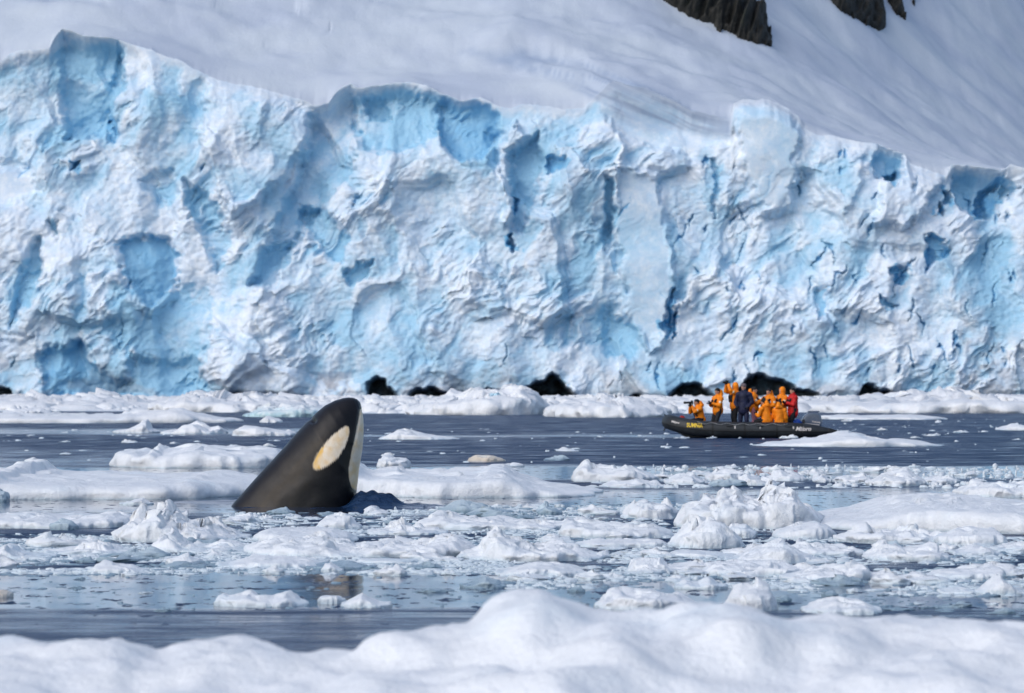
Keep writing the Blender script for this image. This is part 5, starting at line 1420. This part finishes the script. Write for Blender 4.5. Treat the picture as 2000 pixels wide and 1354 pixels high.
    # --- dark life-vest collar
    if vest:
        vc = []
        for s in (1, -1):
            vc += [(neck - fw * 0.11 + tors * 0.0, neck + sd * s * 0.10 - tors * 0.02, 0.045, 0.045), (neck + sd * s * 0.10 - tors * 0.02, chest + fw * 0.185 * k + sd * s * 0.075 - tors * 0.02, 0.045, 0.05),
                   (chest + fw * 0.185 * k + sd * s * 0.075 - tors * 0.02, chest + fw * 0.175 * k + sd * s * 0.07 - tors * 0.2, 0.05, 0.04)]
        obj('life_vest', fuse('life_vest', vc, 0.016, 2), MAT['darkcloth'], root)
    return dict(head=head, hand=[a[1] for a in arm], fw=fw, hf=hf, up=up, sd=sd)

def camera_thing(p, aim, label, size=1.0, tele=0.16, mat='lens'):
    p = np.array(p, float); f = np.array(aim, float); f /= np.linalg.norm(f)
    e = empty('photo_camera', (ZX + p[0], ZD + 1.05 + p[1], p[2]), label=label, category='camera', group='cameras held in the boat')
    e.rotation_euler = Vector(tuple(f)).to_track_quat('X', 'Z').to_euler()
    obj('camera_body', box_mesh('camera_body', 0.07 * size, 0.15 * size, 0.10 * size, 0.012, -0.05 * size), MAT['lens'], e)
    obj('viewfinder', box_mesh('viewfinder', 0.06 * size, 0.06 * size, 0.035 * size, 0.008, 0.045 * size), MAT['lens'], e)
    obj('lens', tube_mesh('lens', [(0.02, 0, 0), (0.06, 0, 0), (tele * 0.7, 0, 0), (tele, 0, 0)], [0.034 * size, 0.04 * size, 0.040 * size, 0.047 * size], 16), MAT[mat], e)

CAM = [(0.26, 0.06, 0.17), (0.28, -0.06, 0.15)]          # both hands up at the face
LOW = [(0.30, 0.08, -0.10), (0.30, -0.08, -0.10)]        # both hands in front of the chest
def face_cam(r, label, **kw):
    camera_thing(r['head'] + r['hf'] * 0.17 - r['up'] * 0.0, r['hf'], label, **kw)

r = person(1362, 781, -0.25, 205, 'person in orange parka crouching in the bow, aiming a long-lens camera', H=1.6, lean=0.25, seat=0.40, hands=CAM, hat='darkcloth', head_yaw=-10)
face_cam(r, 'black long-lens camera held by the person crouching in the bow', tele=0.30)
r = person(1403, 759, -0.30, 215, 'person in orange parka and black trousers standing alone between the bow and the group', H=1.72, hands=LOW, hat='darkhair', head_pitch=-0.1)
camera_thing(r['hand'][0] * 0.5 + r['hand'][1] * 0.5 + r['fw'] * 0.09 + np.array([0, 0, 0.02]), r['fw'], 'small pale camera at the chest of the person standing alone', 0.9, 0.10, 'lenswhite')
r = person(1438, 749, 0.10, 200, 'person in orange parka with both arms raised high, holding a camera overhead', H=1.76, hands=[(0.30, 0.10, 0.42), (0.32, -0.06, 0.40)], hat=None, hood='up')
camera_thing(r['hand'][0] * 0.5 + r['hand'][1] * 0.5 + np.array([-0.04, 0, 0.08]), r['fw'], 'black camera held overhead by the person with raised arms', 0.9, 0.12)
r = person(1454, 750, -0.55, 250, 'bareheaded grey-haired person in a dark navy suit standing with arms down', H=1.82, jacket='navy', trousers='navy', hat='greyhair', hood=None, vest=False, hands=[(0.16, 0.20, -0.36), (0.18, -0.20, -0.34)], head_yaw=-25, head_pitch=-0.2, long_coat=0.1)
r = person(1477, 757, 0.05, -12, 'person in orange parka and pink trousers behind the navy suit', H=1.66, trousers='pinkcloth', hat='darkcloth', hood='down', hands=[(0.30, 0.06, -0.02), (0.30, -0.06, -0.02)])
camera_thing(r['hand'][0] * 0.5 + r['hand'][1] * 0.5 + r['fw'] * 0.10, r['fw'], 'black camera held by the person in pink trousers', 0.9, 0.12)
r = person(1492, 780, -0.62, 140, 'person in orange parka sitting on the tube bent forward, back half turned', H=1.68, lean=0.22, seat=0.30, hat='darkcloth', hood='down', hands=[(0.34, 0.12, -0.12), (0.34, -0.04, -0.06)])
r = person(1505, 760, 0.05, 235, 'person in orange parka with uncovered face standing behind the seated one', H=1.66, hat='darkcloth', hood='down', hands=[(0.28, 0.14, -0.22), (0.28, -0.10, -0.18)])
r = person(1524, 783, -0.70, 70, 'person in orange parka and pale blue gloves sitting on the near tube, seen from behind', H=1.66, lean=0.05, seat=0.28, hat='darkcloth', hood='down', glove='glove', hands=[(0.05, 0.32, -0.52), (0.18, -0.20, -0.40)], long_coat=0.05)
r = person(1531, 758, 0.20, 215, 'person with the orange hood pulled up beside the red jacket', H=1.66, hat=None, hood='up', hands=LOW)
camera_thing(r['hand'][0] * 0.5 + r['hand'][1] * 0.5 + r['fw'] * 0.08 + np.array([-0.03, 0, 0.02]), r['fw'], 'pale camera held by the person with the orange hood up', 0.9, 0.16, 'lenswhite')
r = person(1551, 758, -0.20, 205, 'person in red jacket and black cap standing next to the outboard motor', H=1.72, jacket='redparka', hat='darkcloth', hood=None, vest=True, hands=LOW, long_coat=0.12)
tick('people')

# ------------------------------------------------------------------ wash and ice against the boat
for i, (px, py, s, lab) in enumerate([(1541, 853, 0.30, 'upright white ice shard against the boat\'s side under the seated people'),
                                 (1578, 852, 0.26, 'white ice shard against the boat\'s stern'),
                                 (1332, 853, 0.34, 'white splash of ice at the foot of the bow'),
                                 (1390, 854, 0.30, 'flat white ice bit against the boat\'s side below the yellow lettering'),
                                 (1446, 853, 0.14, 'small white ice bit against the middle of the boat\'s side')]):
    D = ZD - 0.42
    o = obj('ice_shard', LIB[(i * 3) % len(LIB)], None, loc=((px - 1000) / F * D, D, -0.02), label=lab, category='ice shard')
    o.scale = (s, s * 0.5, s * (0.9 if i in (0,) else 0.5)); o.rotation_euler = (0, 0, 0.3 * i)
